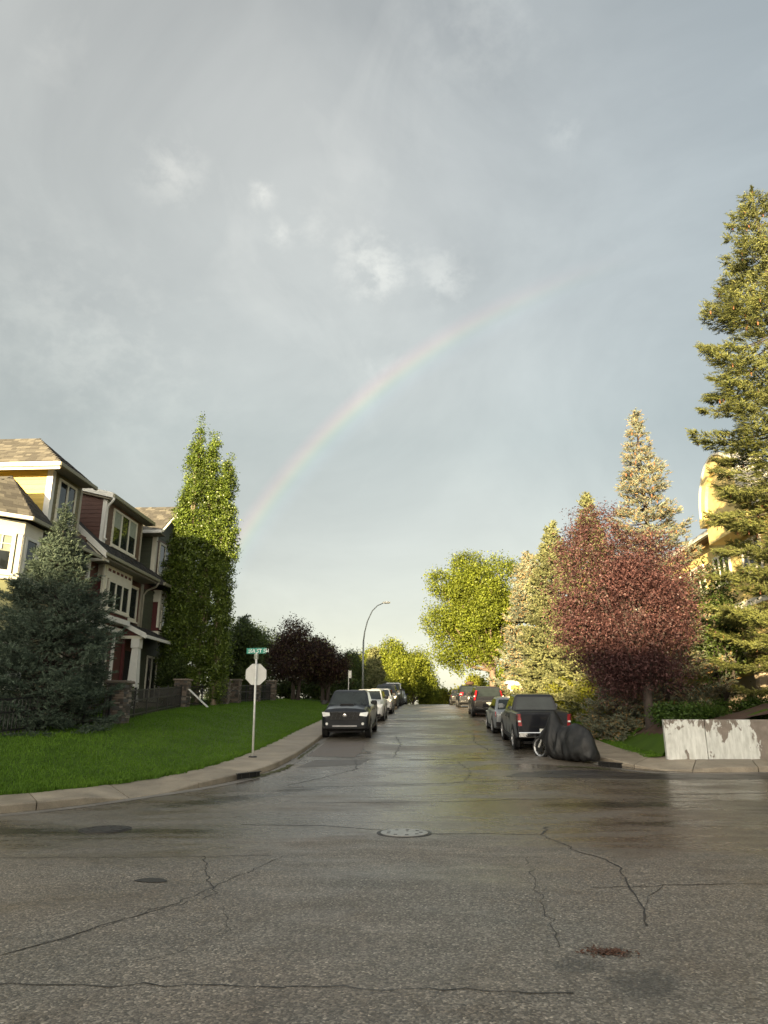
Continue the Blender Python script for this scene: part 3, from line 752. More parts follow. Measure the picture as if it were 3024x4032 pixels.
def roof_slope(roof, og, e0, e1, r1, r0, rows, mat, tab=.42, lift=.02):
    """shingle courses from the eave e0-e1 up to the ridge r0-r1"""
    e0, e1, r0, r1 = (np.array(a, float) for a in (e0, e1, r0, r1)); nn = np.cross(e1 - e0, r0 - e0)
    if np.linalg.norm(nn) < 1e-6: nn = np.cross(e1 - e0, r1 - e0)
    nn /= np.linalg.norm(nn)
    if nn[2] < 0: nn = -nn
    for k in range(rows):
        t0, t1 = k / rows, min(1, (k + 1.25) / rows); tm = (k + .5) / rows
        a0, b0 = e0 + (r0 - e0) * tm, e1 + (r1 - e1) * tm; L_ = np.linalg.norm(b0 - a0)
        if L_ < .08: continue
        u = (b0 - a0) / L_; up = ((r0 + r1) - (e0 + e1)) / 2; up = up - u * (up @ u); s = np.linalg.norm(up) / rows; up = up / np.linalg.norm(up)
        pos = -(rng.random() * .8) * tab
        while pos < L_:
            wd = tab * (.6 + .9 * rng.random()); x0, x1 = max(pos, 0), min(pos + wd, L_)
            if x1 - x0 > .03:
                c = a0 + u * (x0 + x1) / 2 + nn * (lift + .006 * rng.random()); piece('shingle', M[mat], roof, og, c, u * (x1 - x0 - .006), (up * s * 1.22 - nn * .014), nn * .012)
            pos += wd


nX, nY, uX, uY = (1, 0, 0), (0, -1, 0), (1, 0, 0), (0, 1, 0)


def wallbox(house, og, x0, x1, y0, y1, z0, z1, mat, name='wall'):
    return MB().box(x0, x1, y0, y1, z0, z1).build(name, M[mat], house, og)


def corner(house, og, x, y, z0, z1, mat='white', w=.14):
    MB().box(x - w + .03, x + .06, y - .06, y + w - .03, z0, z1).build('corner_board', M[mat], house, og)


# --- house one: yellow and olive, with a bay
h1 = (-16.0, 25.0, 1.9)
H1 = thing('row_house', 'yellow sided row house with hipped roof and white bay, behind the blue spruce', 'house', h1, 0, 'row houses on the lawn side')
wl = wallbox(H1, h1, -24, -14.3, 25.3, 27.7, 1.6, 10.9, 'y_olive')
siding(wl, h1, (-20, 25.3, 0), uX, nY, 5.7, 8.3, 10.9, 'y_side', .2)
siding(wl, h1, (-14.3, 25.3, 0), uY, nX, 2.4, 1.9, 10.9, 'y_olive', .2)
corner(H1, h1, -14.3, 25.3, 8.2, 10.86, 'white', .2)
MB().box(-14.42, -14.262, 27.58, 27.75, 2, 10.8).build('corner_board', M['tan_trim'], H1, h1)
window(H1, h1, (-14.27, 25.75, 8.95), uY, nX, 1.42, 1.75, 2, 'cream', .1, blind=None)
window(H1, h1, (-14.27, 25.8, 6.0), uY, nX, 1.4, 1.6, 2, 'cream', .1)
# roof of house one: ridge runs back from the street
rf = MB(); ez, ex, ya, yb = 10.95, -13.68, 24.62, 27.62; ry = (ya + yb) / 2; rx, rz = -15.5, 12.52
rf.add([(ex, ya, ez), (ex, yb, ez), (rx, ry, rz), (-24, ya, ez), (-24, yb, ez), (-24, ry, rz), (ex, ya, ez - .03), (ex, yb, ez - .03), (-24, ya, ez - .03), (-24, yb, ez - .03)],
       [(0, 2, 5, 3), (0, 1, 2), (1, 4, 5, 2), (3, 5, 4), (6, 8, 9, 7), (0, 3, 8, 6), (1, 0, 6, 7), (4, 1, 7, 9)])
rf = rf.build('roof', M['sh_brown'], H1, h1)
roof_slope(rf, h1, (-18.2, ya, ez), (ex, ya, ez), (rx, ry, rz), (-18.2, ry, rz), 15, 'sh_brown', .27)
roof_slope(rf, h1, (ex, ya, ez), (ex, yb, ez), (rx, ry, rz), (rx, ry, rz), 13, 'sh_dark', .36)  # street slope of the same brown roof: its shade put into darker shingles
g = MB(); g.box(-24, ex + .06, ya - .10, ya + .02, ez - .17, ez - .005).build('gutter', M['white'], H1, h1, bevel=.02)
MB().box(-24, ex, ya + .022, ya + .06, ez - .27, ez - .045).build('fascia', M['cream'], H1, h1)
MB().box(ex - .03, ex + .09, ya - .06, yb + .06, ez - .16, ez - .008).build('gutter', M['olive_gutter'], H1, h1, bevel=.02)
MB().box(-24, ex - .035, ya + .065, yb, ez - .075, ez - .032).build('soffit', M['soffit'], H1, h1)
# bay of house one
B0, B1, B2, B3 = (-15.3, 21.83), (-13.9, 23.23), (-13.9, 24.38), (-14.82, 25.3)
bayp = [B0, B1, B2, B3, (-17, 25.29), (-17, 21.83)]
MB().prism([(x, y, 1.6) for x, y in bayp], (0, 0, 6.6)).build('bay_wall', M['green_l'], H1, h1)


def off(p, q, d):
    v = np.array([q[0] - p[0], q[1] - p[1]]); v /= np.linalg.norm(v); return np.array([v[1], -v[0]]) * d


for (p, q) in ((B0, B1), (B1, B2)):
    u = np.array([q[0] - p[0], q[1] - p[1], 0.]); L_ = np.linalg.norm(u); u /= L_; n = np.array([u[1], -u[0], 0.]); P = np.array([p[0], p[1], 0.]); nm = 'cream' if p is B0 else 'cream'
    m = MB(); m.obox(P + u * L_ / 2 + n * .03 + UP * 7.96, u * (L_ + .05), n * .06, UP * .46); m.build('frieze_board', M['cream'], H1, h1)
    m = MB(); m.obox(P + u * L_ / 2 + n * .04 + UP * 6.22, u * (L_ + .07), n * .09, UP * .2); m.build('apron_board', M['white'], H1, h1)
    m = MB(); m.obox(P + u * L_ / 2 + n * .04 + UP * 3.95, u * (L_ + .07), n * .09, UP * .3); m.build('apron_board', M['white'], H1, h1)
    mg = .16 if L_ < 1.5 else .22
    window(H1, h1, P + u * mg + UP * 6.33, u, n, L_ - 2 * mg, 1.4, 1 if L_ < 1.5 else 2, 'white', .11, grid=1 if L_ > 1.5 else 0, blind=(0, 1) if L_ > 1.5 else None)
    window(H1, h1, P + u * mg + UP * 2.55, u, n, L_ - 2 * mg, 1.25, 1 if L_ < 1.5 else 2, 'white', .11, grid=1)
    for q2 in (P + u * .08, P + u * (L_ - .08)):
        m = MB(); m.obox(q2 + n * .02 + UP * 7.03, u * .15, n * .05, UP * 1.4); m.build('post', M['white' if p is B0 else 'cream'], H1, h1)
ap = (-15.0, 23.85, 10.1); ez2 = 8.36
er = [(-15.75, 21.15), (-13.55, 23.1), (-13.55, 24.62), (-14.4, 25.28)]
rb = MB(); rb.add([(*er[0], ez2), (*er[1], ez2), (*er[2], ez2), (*er[3], ez2), ap, (-17.5, 21.15, ez2), (-17.5, 23.85, 10.1), (-17.5, 25.28, ez2)], [(0, 1, 4), (1, 2, 4), (2, 3, 4), (5, 0, 4, 6), (3, 7, 6, 4), (0, 5, 7, 3, 2, 1)])
rb = rb.build('bay_roof', M['sh_brown'], H1, h1)
roof_slope(rb, h1, (*er[0], ez2), (*er[1], ez2), ap, ap, 13, 'sh_brown', .27)
roof_slope(rb, h1, (*er[1], ez2), (*er[2], ez2), ap, ap, 9, 'sh_dark', .36)  # unlit bay slope: shade put into the shingle colour
roof_slope(rb, h1, (-17.5, 21.15, ez2), (*er[0], ez2), ap, (-17.5, 23.85, 10.1), 13, 'sh_brown', .3)
for a, b, mt in ((er[0], er[1], 'white'), (er[1], er[2], 'olive_gutter'), (er[2], er[3], 'olive_gutter')):
    MB().bar((*a, ez2 - .08), (*b, ez2 - .08), .1, .13).build('gutter', M[mt], H1, h1)
# lower eave of house one, under the dormer
lr = MB(); lr.prism([(-13.45, 25.35, 8.1), (-14.28, 25.35, 8.85), (-14.28, 25.35, 8.02), (-13.45, 25.35, 8.02)], (0, 2.9, 0)); lr.build('lower_roof', M['sh_dark'], H1, h1)
MB().box(-13.46, -13.36, 25.3, 28.3, 7.98, 8.11).build('gutter', M['olive_gutter'], H1, h1)

# --- house two: maroon
h2 = (-16.0, 31.0, 2.0)
H2 = thing('row_house', 'maroon row house with white downspout between the yellow and green houses', 'house', h2, 0, 'row houses on the lawn side')
wl = wallbox(H2, h2, -24, -14.3, 27.78, 35.2, 1.6, 9.0, 'maroon')
siding(wl, h2, (-14.3, 27.8, 0), uY, nX, 7.35, 2.0, 8.2, 'maroon', .2)
dw = wallbox(H2, h2, -24, -14.3, 30.1, 34.3, 9.0, 11.25, 'brown_s', 'dormer_wall')
siding(dw, h2, (-17.5, 30.1, 0), uX, nY, 3.2, 8.9, 11.7, 'maroon', .2, top=lambda z: (0, 3.2) if z < 11.25 else (0, max(0, 3.2 - (z - 11.25) / .25)))
siding(dw, h2, (-14.3, 30.1, 0), uY, nX, 4.2, 8.9, 11.25, 'brown_s', .2)
MB().prism([(-14.3, 30.1, 11.25), (-24, 30.1, 11.25), (-24, 30.1, 13.6)], (0, 4.2, 0)).build('gable_infill', M['brown_s'], H2, h2)
corner(H2, h2, -14.3, 30.1, 9.1, 11.25, 'white', .17)
MB().box(-14.4, -14.262, 34.2, 34.34, 9.1, 11.22).build('corner_board', M['tan_trim'], H2, h2)
window(H2, h2, (-14.27, 30.8, 9.2), uY, nX, 2.75, 1.75, 3, 'cream', .1, blind=(0, 2))
# shed dormer roof
sr = MB(); sr.prism([(-13.9, 29.85, 11.32), (-24, 29.85, 13.82), (-24, 29.85, 13.7), (-13.9, 29.85, 11.2)], (0, 4.85, 0)); sr.build('dormer_roof', M['sh_dark'], H2, h2)
MB().prism([(-13.86, 29.72, 11.36), (-24, 29.72, 13.87), (-24, 29.72, 13.63), (-13.86, 29.72, 11.12)], (0, .12, 0)).build('rake_board', M['white'], H2, h2)
MB().prism([(-13.98, 29.85, 11.14), (-24, 29.85, 13.62), (-24, 29.85, 13.55), (-13.98, 29.85, 11.07)], (0, .26, 0)).build('soffit', M['tan_trim'], H2, h2)
MB().box(-13.9, -13.78, 29.74, 34.75, 11.14, 11.32).build('gutter', M['olive_gutter'], H2, h2, bevel=.02)
MB().box(-14.27, -13.91, 29.86, 34.7, 11.12, 11.19).build('soffit', M['soffit'], H2, h2)
dsp = MB(); dsp.tube([(-13.84, 29.8, 11.16), (-13.86, 29.8, 11.02), (-14.1, 29.95, 10.85), (-14.2, 30.02, 10.7), (-14.2, 30.02, 9.35), (-14.1, 30.02, 9.25)], .055, 8); dsp.build('downspout', M['white'], H2, h2, smooth=True)
# lower roof
lo = MB(); lo.prism([(-13.4, 28.7, 8.36), (-15.6, 28.7, 10.30), (-15.6, 28.7, 10.16), (-13.4, 28.7, 8.22)], (0, 6.05, 0)); lo = lo.build('lower_roof', M['sh_dark'], H2, h2)
roof_slope(lo, h2, (-13.4, 28.7, 8.36), (-13.4, 34.75, 8.36), (-14.3, 34.75, 9.154), (-14.3, 28.7, 9.154), 7, 'sh_dark', .5)
MB().prism([(-13.36, 28.58, 8.40), (-15.6, 28.58, 10.37), (-15.6, 28.58, 10.08), (-13.36, 28.58, 8.11)], (0, .11, 0)).build('rake_board', M['white'], H2, h2)
MB().prism([(-13.46, 28.69, 8.12), (-15.6, 28.69, 10.0), (-15.6, 28.69, 9.9), (-13.46, 28.69, 8.02)], (0, .5, 0)).build('soffit', M['cream'], H2, h2)
MB().box(-15.4, -13.5, 28.66, 28.82, 8.0, 8.16).build('gable_beam', M['cream'], H2, h2)
MB().box(-14.22, -14.08, 28.7, 28.84, 7.2, 8.0).build('gable_bracket', M['white'], H2, h2)
MB().box(-13.42, -13.3, 28.6, 34.85, 8.2, 8.35).build('gutter', M['olive_gutter'], H2, h2, bevel=.02)
MB().box(-14.28, -13.43, 28.72, 34.7, 8.12, 8.2).build('soffit', M['soffit'], H2, h2)
# second floor bay
bw = MB().box(-14.28, -13.9, 29.95, 32.7, 5.95, 8.12).build('bay_wall', M['maroon_trim'], H2, h2)
MB().box(-14.28, -13.865, 29.92, 32.73, 7.55, 8.11).build('frieze_board', M['cream'], H2, h2)
for k in range(6):
    MB().box(-13.88, -13.855, 30.08 + k * .44, 30.36 + k * .44, 7.86, 7.98).build('frieze_block', M['maroon_trim'], H2, h2)
for yy in (29.92, 32.56): MB().box(-13.98, -13.86, yy, yy + .17, 6.15, 7.55).build('post', M['cream'], H2, h2)
MB().box(-14.0, -13.9, 29.78, 29.95, 6.1, 8.1).build('post', M['cream'], H2, h2)
window(H2, h2, (-13.885, 30.2, 6.2), uY, nX, 2.3, 1.32, 3, 'cream', .1)
MB().box(-14.28, -13.8, 29.85, 32.8, 5.75, 5.97).build('apron_board', M['white'], H2, h2)
window(H2, h2, (-14.27, 33.15, 6.15), uY, nX, 1.3, 1.7, 1, 'cream', .13)
MB().box(-14.29, -14.24, 34.85, 35.15, 5.6, 8.15).build('corner_board', M['tan_trim'], H2, h2)
ds2 = MB(); ds2.tube([(-13.36, 34.8, 8.2), (-13.5, 34.9, 8.0), (-14.0, 35.05, 7.85), (-14.18, 35.06, 7.6), (-14.2, 35.06, 5.6)], .05, 8); ds2.build('downspout', M['tan_trim'], H2, h2, smooth=True)
# ground floor of house two, seen past the spruce
window(H2, h2, (-14.27, 29.4, 3.0), uY, nX, 2.2, 1.9, 3, 'cream', .1)
MB().box(-14.28, -14.1, 28.4, 32.8, 5.35, 5.6).build('belt_board', M['white'], H2, h2)
MB().box(-14.28, -14.2, 32.1, 32.3, 2.4, 5.35).build('corner_board', M['white'], H2, h2)

# --- house three: dark green with a porch
h3 = (-16.0, 38.0, 2.2)
H3 = thing('row_house', 'dark green row house with front gable and porch beside the poplars', 'house', h3, 0, 'row houses on the lawn side')
wl = wallbox(H3, h3, -24, -14.3, 35.22, 41.5, 1.6, 9.0, 'maroon')
siding(wl, h3, (-14.3, 35.25, 0), uY, nX, 6.2, 2.0, 8.3, 'dkgreen', .2)
dw = wallbox(H3, h3, -24, -14.3, 36.3, 40.2, 9.0, 11.05, 'dkgreen', 'upper_wall')
siding(dw, h3, (-18, 36.3, 0), uX, nY, 3.7, 8.9, 11.05, 'dkgreen', .2)
siding(dw, h3, (-14.3, 36.3, 0), uY, nX, 3.9, 8.9, 11.05, 'brown_s', .2)
MB().prism([(-14.28, 36.3, 11.05), (-14.28, 40.2, 11.05), (-14.28, 38.25, 12.6)], (-.1, 0, 0)).build('gable_infill', M['dkgreen'], H3, h3)
corner(H3, h3, -14.3, 36.3, 8.6, 11.0, 'cream', .19)
window(H3, h3, (-14.27, 36.75, 9.05), uY, nX, 1.7, 1.75, 2, 'cream', .11)
MB().box(-14.29, -14.2, 36.5, 38.9, 8.72, 9.0).build('apron_board', M['cream'], H3, h3)
r3 = MB(); e3a, e3b, r3y, r3z = 35.5, 41.0, 38.25, 13.2
r3.add([(-13.75, e3a, 11.12), (-13.75, r3y, r3z), (-13.75, e3b, 11.12), (-24, e3a, 11.12), (-24, r3y, r3z), (-24, e3b, 11.12), (-13.75, r3y, r3z - .14), (-24, r3y, r3z - .14), (-13.75, e3a, 11.0), (-13.75, e3b, 11.0), (-24, e3a, 11.0), (-24, e3b, 11.0)],
       [(0, 1, 4, 3), (1, 2, 5, 4), (0, 8, 6, 1), (1, 6, 9, 2), (8, 10, 7, 6), (9, 6, 7, 11), (0, 3, 10, 8), (2, 9, 11, 5)])
r3 = r3.build('roof', M['sh_brown'], H3, h3)
roof_slope(r3, h3, (-17.4, e3a, 11.12), (-13.75, e3a, 11.12), (-13.75, r3y, r3z), (-17.4, r3y, r3z), 16, 'sh_brown', .28)
for a, b in (((e3a, 11.06), (r3y, r3z - .06)), ((e3b, 11.06), (r3y, r3z - .06))):
    MB().bar((-13.72, *a), (-13.72, *b), .06, .2, up=(1, 0, 0)).build('rake_board', M['cream'], H3, h3)
MB().box(-24, -13.7, e3a - .1, e3a + .02, 10.97, 11.13).build('gutter', M['white'], H3, h3)
MB().box(-24, -13.8, e3a + .03, 36.3, 10.97, 11.03).build('soffit', M['soffit'], H3, h3)
lo = MB(); lo.prism([(-13.4, 35.6, 8.34), (-14.3, 35.6, 9.1), (-14.3, 35.6, 8.3), (-13.4, 35.6, 8.22)], (0, 5.6, 0)); lo.build('lower_roof', M['sh_dark'], H3, h3)
MB().box(-13.42, -13.3, 35.55, 41.3, 8.2, 8.35).build('gutter', M['olive_gutter'], H3, h3)
MB().box(-14.28, -13.9, 36.6, 39.0, 5.95, 8.15).build('bay_wall', M['maroon_trim'], H3, h3)
MB().box(-14.28, -13.865, 36.56, 39.04, 7.5, 8.12).build('frieze_board', M['cream'], H3, h3)
for k in range(5): MB().box(-13.88, -13.855, 36.7 + k * .44, 36.95 + k * .44, 7.82, 7.95).build('frieze_block', M['maroon_trim'], H3, h3)
for yy in (36.56, 38.88): MB().box(-13.98, -13.86, yy, yy + .17, 6.15, 7.5).build('post', M['cream'], H3, h3)
window(H3, h3, (-13.885, 36.85, 6.15), uY, nX, 1.95, 1.3, 3, 'cream', .1)
MB().box(-14.28, -13.8, 36.5, 39.1, 5.7, 5.96).build('apron_board', M['cream'], H3, h3)
# porch
pr_ = MB(); pr_.prism([(-13.1, 33.05, 5.40), (-14.3, 33.05, 6.0), (-14.3, 33.05, 5.86), (-13.1, 33.05, 5.26)], (0, 5.2, 0)); pr_ = pr_.build('porch_roof', M['sh_dark'], H3, h3)
roof_slope(pr_, h3, (-13.1, 33.05, 5.40), (-13.1, 38.25, 5.40), (-14.3, 38.25, 6.0), (-14.3, 33.05, 6.0), 6, 'sh_dark', .5)
MB().prism([(-13.06, 32.93, 5.44), (-14.3, 32.93, 6.06), (-14.3, 32.93, 5.82), (-13.06, 32.93, 5.20)], (0, .11, 0)).build('rake_board', M['white'], H3, h3)
MB().box(-14.28, -13.25, 33.05, 33.16, 5.2, 5.34).build('porch_beam', M['cream'], H3, h3)
MB().prism([(-13.4, 33.1, 5.34), (-14.28, 33.1, 5.34), (-14.28, 33.1, 5.80)], (0, .05, 0)).build('gable_infill', M['maroon_trim'], H3, h3)
MB().box(-13.14, -13.02, 33.0, 38.3, 5.24, 5.38).build('gutter', M['white'], H3, h3)
for yy in (33.25, 37.9):
    c = MB(); c.loft([[(-13.56 + sx * w, yy + sy * w, z) for sx, sy in ((-1, -1), (1, -1), (1, 1), (-1, 1))] for z, w in ((2.0, .24), (4.75, .155), (4.78, .2), (5.2, .2))]); c.build('porch_column', M['white'], H3, h3)
MB().box(-14.27, -14.2, 33.5, 34.6, 2.4, 4.7).build('door', M['reveal'], H3, h3)
MB().box(-14.27, -14.16, 34.75, 34.95, 2.3, 5.2).build('corner_board', M['cream'], H3, h3)
MB().box(-14.27, -14.16, 33.25, 33.42, 2.3, 5.2).build('corner_board', M['maroon_trim'], H3, h3)
window(H3, h3, (-14.27, 36.4, 2.5), uY, nX, 2.1, 2.2, 3, 'cream', .1)
MB().box(-14.5, -13.2, 33.1, 38.2, 1.8, 2.3).build('porch_floor', M['walk'], H3, h3)
aw = MB(); aw.prism([(-11.9, 37.0, 4.62), (-13.0, 37.0, 5.0), (-13.0, 37.0, 4.93), (-11.9, 37.0, 4.55)], (0, .12, 0))
aw.build('trellis_rail', M['white'], H3, h3)

# ------------------------------------------------------------------ yellow apartment building on the right
ya_ = (18.0, 42.0, 1.6)
AP = thing('apartment_building', 'yellow stucco apartment building with arched gable behind the spruces', 'building', ya_)
XF = 14.4
MB().box(XF, 26, 26.5, 62, 1.2, 10.2).build('wall', M['stucco'], AP, ya_)
MB().box(XF - .06, XF + .02, 26.4, 62, 6.35, 6.65).build('belt_course', M['stucco_w'], AP, ya_)
MB().box(XF - .05, XF + .02, 26.4, 62, 1.2, 3.4).build('plinth', M['stucco_t'], AP, ya_)
rr = MB(); rr.add([(XF - .7, 26, 10.25), (XF - .7, 62, 10.25), (20, 57, 14.2), (20, 31, 14.2), (27, 26, 10.25), (27, 62, 10.25), (XF - .7, 26, 10.1), (XF - .7, 62, 10.1), (27, 26, 10.1), (27, 62, 10.1)], [(0, 1, 2, 3), (4, 0, 3), (1, 5, 2), (5, 4, 3, 2), (6, 8, 9, 7), (0, 6, 7, 1), (4, 8, 6, 0), (5, 1, 7, 9), (4, 5, 9, 8)])
rr = rr.build('roof', M['sh_red'], AP, ya_)
roof_slope(rr, ya_, (XF - .7, 34, 10.25), (XF - .7, 48, 10.25), (20, 48, 14.2), (20, 38, 14.2), 14, 'sh_red', 1.1)
for y0_, y1_ in ((26, 29.0), (33.6, 62)): MB().box(XF - .85, XF - .66, y0_, y1_, 10.02, 10.24).build('gutter', M['stucco_w'], AP, ya_)
# arched gable facing the street
cy, hw, zb, zt = 31.3, 1.95, 10.7, 12.95
arc = [(cy + hw * math.cos(a), zb + (zt - zb) * math.sin(a)) for a in np.linspace(0, math.pi, 25)]
base = [(cy - hw, 9.4), (cy + hw, 9.4)]
MB().prism([(XF - .95, y, z) for y, z in base[:1] + base[1:] + arc], (1.1, 0, 0)).build('arched_gable', M['stucco'], AP, ya_)
rim = MB(); P = []
for k in range(24):
    (ya1, za1), (yb1, zb1) = arc[k], arc[k + 1]; f = .82
    q = lambda y, z, s: (cy + (y - cy) * s, zb + (z - zb) * s)
    o1, o2, i1, i2 = q(ya1, za1, 1.06), q(yb1, zb1, 1.06), q(ya1, za1, f), q(yb1, zb1, f)
    rim.prism([(XF - 1.1, *o1), (XF - 1.1, *o2), (XF - 1.1, *i2), (XF - 1.1, *i1)], (.3, 0, 0))
rim.build('gable_rim', M['stucco'], AP, ya_)
cop = MB()
for k in range(24):
    (ya1, za1), (yb1, zb1) = arc[k], arc[k + 1]
    o1, o2, i1, i2 = q(ya1, za1, 1.11), q(yb1, zb1, 1.11), q(ya1, za1, 1.062), q(yb1, zb1, 1.062)
    cop.prism([(XF - 1.16, *o1), (XF - 1.16, *o2), (XF - 1.16, *i2), (XF - 1.16, *i1)], (1.5, 0, 0))
cop.build('gable_coping', M['stucco_w'], AP, ya_)
for yy in (cy - hw - .1, cy + hw + .1): MB().box(XF - 1.12, XF + .1, yy - .3, yy + .3, 10.3, 10.72).build('gable_shoulder', M['stucco'], AP, ya_)
for zf, hh in ((7.7, 1.5), (4.3, 1.6)):
    for yy in (27.4, 30.2, 33.4, 36.6, 40, 43.4, 47, 50.5, 54, 57.5)[(0 if zf > 5 else 3):]: window(AP, ya_, (XF - .02, yy + 1.9, zf), (0, -1, 0), (-1, 0, 0), 1.9, hh, 3, 'stucco_w', .12)
for yy in (28.6, 33.2, 38, 43, 48): MB().box(XF - 1.7, XF - 1.3, yy - .2, yy + .2, .9, 4.0).build('porch_column', M['stucco_t'], AP, ya_)
MB().box(XF - 1.9, XF + .0, 27.5, 50, 4.0, 4.35).build('porch_roof', M['stucco_w'], AP, ya_)
MB().box(XF - .08, XF + .01, 31.3, 32.5, 1.4, 3.7).build('door', M['reveal'], AP, ya_)
for k in range(2): pass

# unseen brick blocks far behind the camera, added and sized to shade the corner
def shade_block(loc, w, h, d, label, matw):
    x, y, z = loc; t = thing('apartment_building', label, 'building', loc)
    MB().box(x - w / 2, x + w / 2, y - d, y, -.2, h).build('wall', M[matw], t, loc)
    MB().prism([(x - w / 2 - .4, y + .4, h), (x + w / 2 + .4, y + .4, h), (x + w / 2 + .4, y + .4, h + .25), (x - w / 2 - .4, y + .4, h + .25)], (0, -d - .8, 0)).build('roof', M['sh_dark'], t, loc)
    k = int(w / 3.2)
    for r_ in range(5):
        for i in range(k): window(t, loc, (x - w / 2 + 1 + i * 3.2 + 1.5, y, 1.2 + r_ * 3.0), (-1, 0, 0), (0, 1, 0), 1.5, 1.5, 2, 'white', .08)


shade_block((-62, -70, 0), 54, 19.2, 12, 'long unseen brick block added behind the camera to shade the lawn side', 'brick')
shade_block((-29.4, -70, 0), 11, 17.8, 12, 'middle unseen brick block added behind the camera to shade the plum tree', 'brick')
shade_block((-4, -70, 0), 39.6, 16.0, 12, 'lower unseen brick block added behind the camera to shade the spruce side', 'brick')

# ------------------------------------------------------------------ fence with stone pillars
def pillar(x, y, label, w=.62, h=1.25):
    z = float(lawn_z(x, y)); lo = (x, y, z - .05); t = thing('stone_pillar', label, 'pillar', lo, 0, 'stone fence pillars')
    core = MB().box(x - w / 2 + .04, x + w / 2 - .04, y - w / 2 + .04, y + w / 2 - .04, z - .2, z + h).build('core', M['bark_dark'], t, lo)
    zc = z - .12
    while zc < z + h - .02:
        hh = .055 + .05 * rng.random()
        for (ox, oy, ux, uy) in ((0, -1, 1, 0), (1, 0, 0, 1), (-1, 0, 0, 1)):
            p = -w / 2
            while p < w / 2 - .02:
                L_ = min(.14 + .2 * rng.random(), w / 2 - p); L_ = w / 2 - p if w / 2 - p - L_ < .07 else L_
                dep = .05 + .025 * rng.random(); c = np.array([x, y, zc + hh / 2]) + np.array([ox, oy, 0]) * (w / 2 - .02 + dep / 2 - .03) + np.array([ux, uy, 0]) * (p + L_ / 2)
                piece('stone', M['stone'], t, lo, c, np.array([ux, uy, 0]) * (L_ - .012), np.array([ox, oy, 0]) * dep * (1 if ox + oy > 0 else -1) * 1.0, UP * (hh - .012)); p += L_
        zc += hh
    MB().box(x - w / 2 - .07, x + w / 2 + .07, y - w / 2 - .07, y + w / 2 + .07, z + h, z + h + .09).build('cap', M['cap'], t, lo, bevel=.02)


PIL = [(-10.2, 23.9), (-11.75, 34.9), (-11.05, 39.6), (-10.95, 41.6), (-10.7, 45.6), (-10.6, 50)]
for (x, y), lab in zip(PIL, ('stone fence pillar beside the blue spruce on the lawn', 'stone fence pillar with the white plank leaning on it', 'stone gate pillar in front of the poplars, nearer of the pair', 'stone gate pillar in front of the poplars, farther of the pair', 'stone fence pillar beyond the street sign post', 'farthest stone fence pillar under the purple trees')): pillar(x, y, lab)


def fence(a, b, label):
    a, b = np.array(a, float), np.array(b, float); L_ = np.linalg.norm(b - a); u = (b - a) / L_; a = a + u * .36; b = b - u * .36; L_ -= .72
    za, zb = float(lawn_z(*a)), float(lawn_z(*b)); lo = (*a, za); t = thing('metal_fence', label, 'fence', lo, 0, 'black metal fence sections')
    A, B = np.array([*a, za]), np.array([*b, zb])
    for h in (.14, .62, .98): MB().bar(A + UP * h, B + UP * h, .03, .045).build('rail', M['black_metal'], t, lo)
    n = max(3, int(L_ / .13))
    for k in range(n + 1):
        p = A + (B - A) * k / n; big = k % 14 == 0 or k == n; MB().bar(p + UP * -.1, p + UP * (1.08 if big else 1.0), .06 if big else .018, .06 if big else .018, up=(0, 1, 0)).build('post' if big else 'picket', M['black_metal'], t, lo)


fence((-12.6, 17.0), PIL[0], 'black metal fence behind the blue spruce'); fence(PIL[0], PIL[1], 'black metal fence between the spruce pillar and the white plank')
fence(PIL[1], PIL[2], 'black metal fence at the foot of the poplars'); fence(PIL[3], PIL[4], 'black metal fence behind the street sign post'); fence(PIL[4], PIL[5], 'black metal fence beneath the purple trees')
pz = float(lawn_z(-10.4, 35)); lo = (-10.4, 34.6, pz)
pk = MB(); pk.bar((-11.38, 34.75, pz + .80 + .06), (-10.36, 34.6, pz + .02), .17, .035); tag(pk.build('wooden_plank', M['white'], None, (0, 0, 0)), 'white plank leaning from the stone pillar onto the grass', 'plank')

# ------------------------------------------------------------------ street sign, lamp, parking sign
sx, sy = -5.04, 21.6; sz = float(zs(sy)) + .155; so = (sx, sy, sz)
SG = thing('street_sign', 'stop sign seen from behind with a green street name blade on its pole', 'sign', so)
MB().tube([(sx, sy, sz - .1), (sx - .035, sy, sz + 3.0)], .032, 10).build('pole', M['galv'], SG, so, smooth=True)
MB().tube([(sx, sy, sz), (sx, sy, sz + .035)], [.13, .11], 16).build('base_plate', M['iron_dark'], SG, so)
oc = [(.325 * math.cos(R(22.5 + 45 * k)) / math.cos(R(22.5)) * .9, .325 * math.sin(R(22.5 + 45 * k)) / math.cos(R(22.5)) * .95) for k in range(8)]
zc = sz + 2.36
MB().prism([(sx - .03 + x, sy + .045 + x * .30, zc + z) for x, z in oc], (-.002, .006, 0)).build('stop_sign_back', M['alu'], SG, so)
for dz in (-.16, .16): MB().box(sx - .07, sx + .01, sy + .028, sy + .044, zc + dz - .02, zc + dz + .02).build('clamp', M['galv'], SG, so)
MB().box(sx - .10, sx + .02, sy - .03, sy + .03, sz + 2.80, sz + 2.97).build('bracket', M['sign_clip'], SG, so)
bl = MB().obox((sx - .04, sy, sz + 3.055), (.60, 0, .012), (0, .012, 0), (0, 0, .17)).build('name_blade', M['sign_green'], SG, so)
for q0, q1 in (((-.29, -.078), (.29, -.07)), ((-.29, .078), (.29, .07))): pass
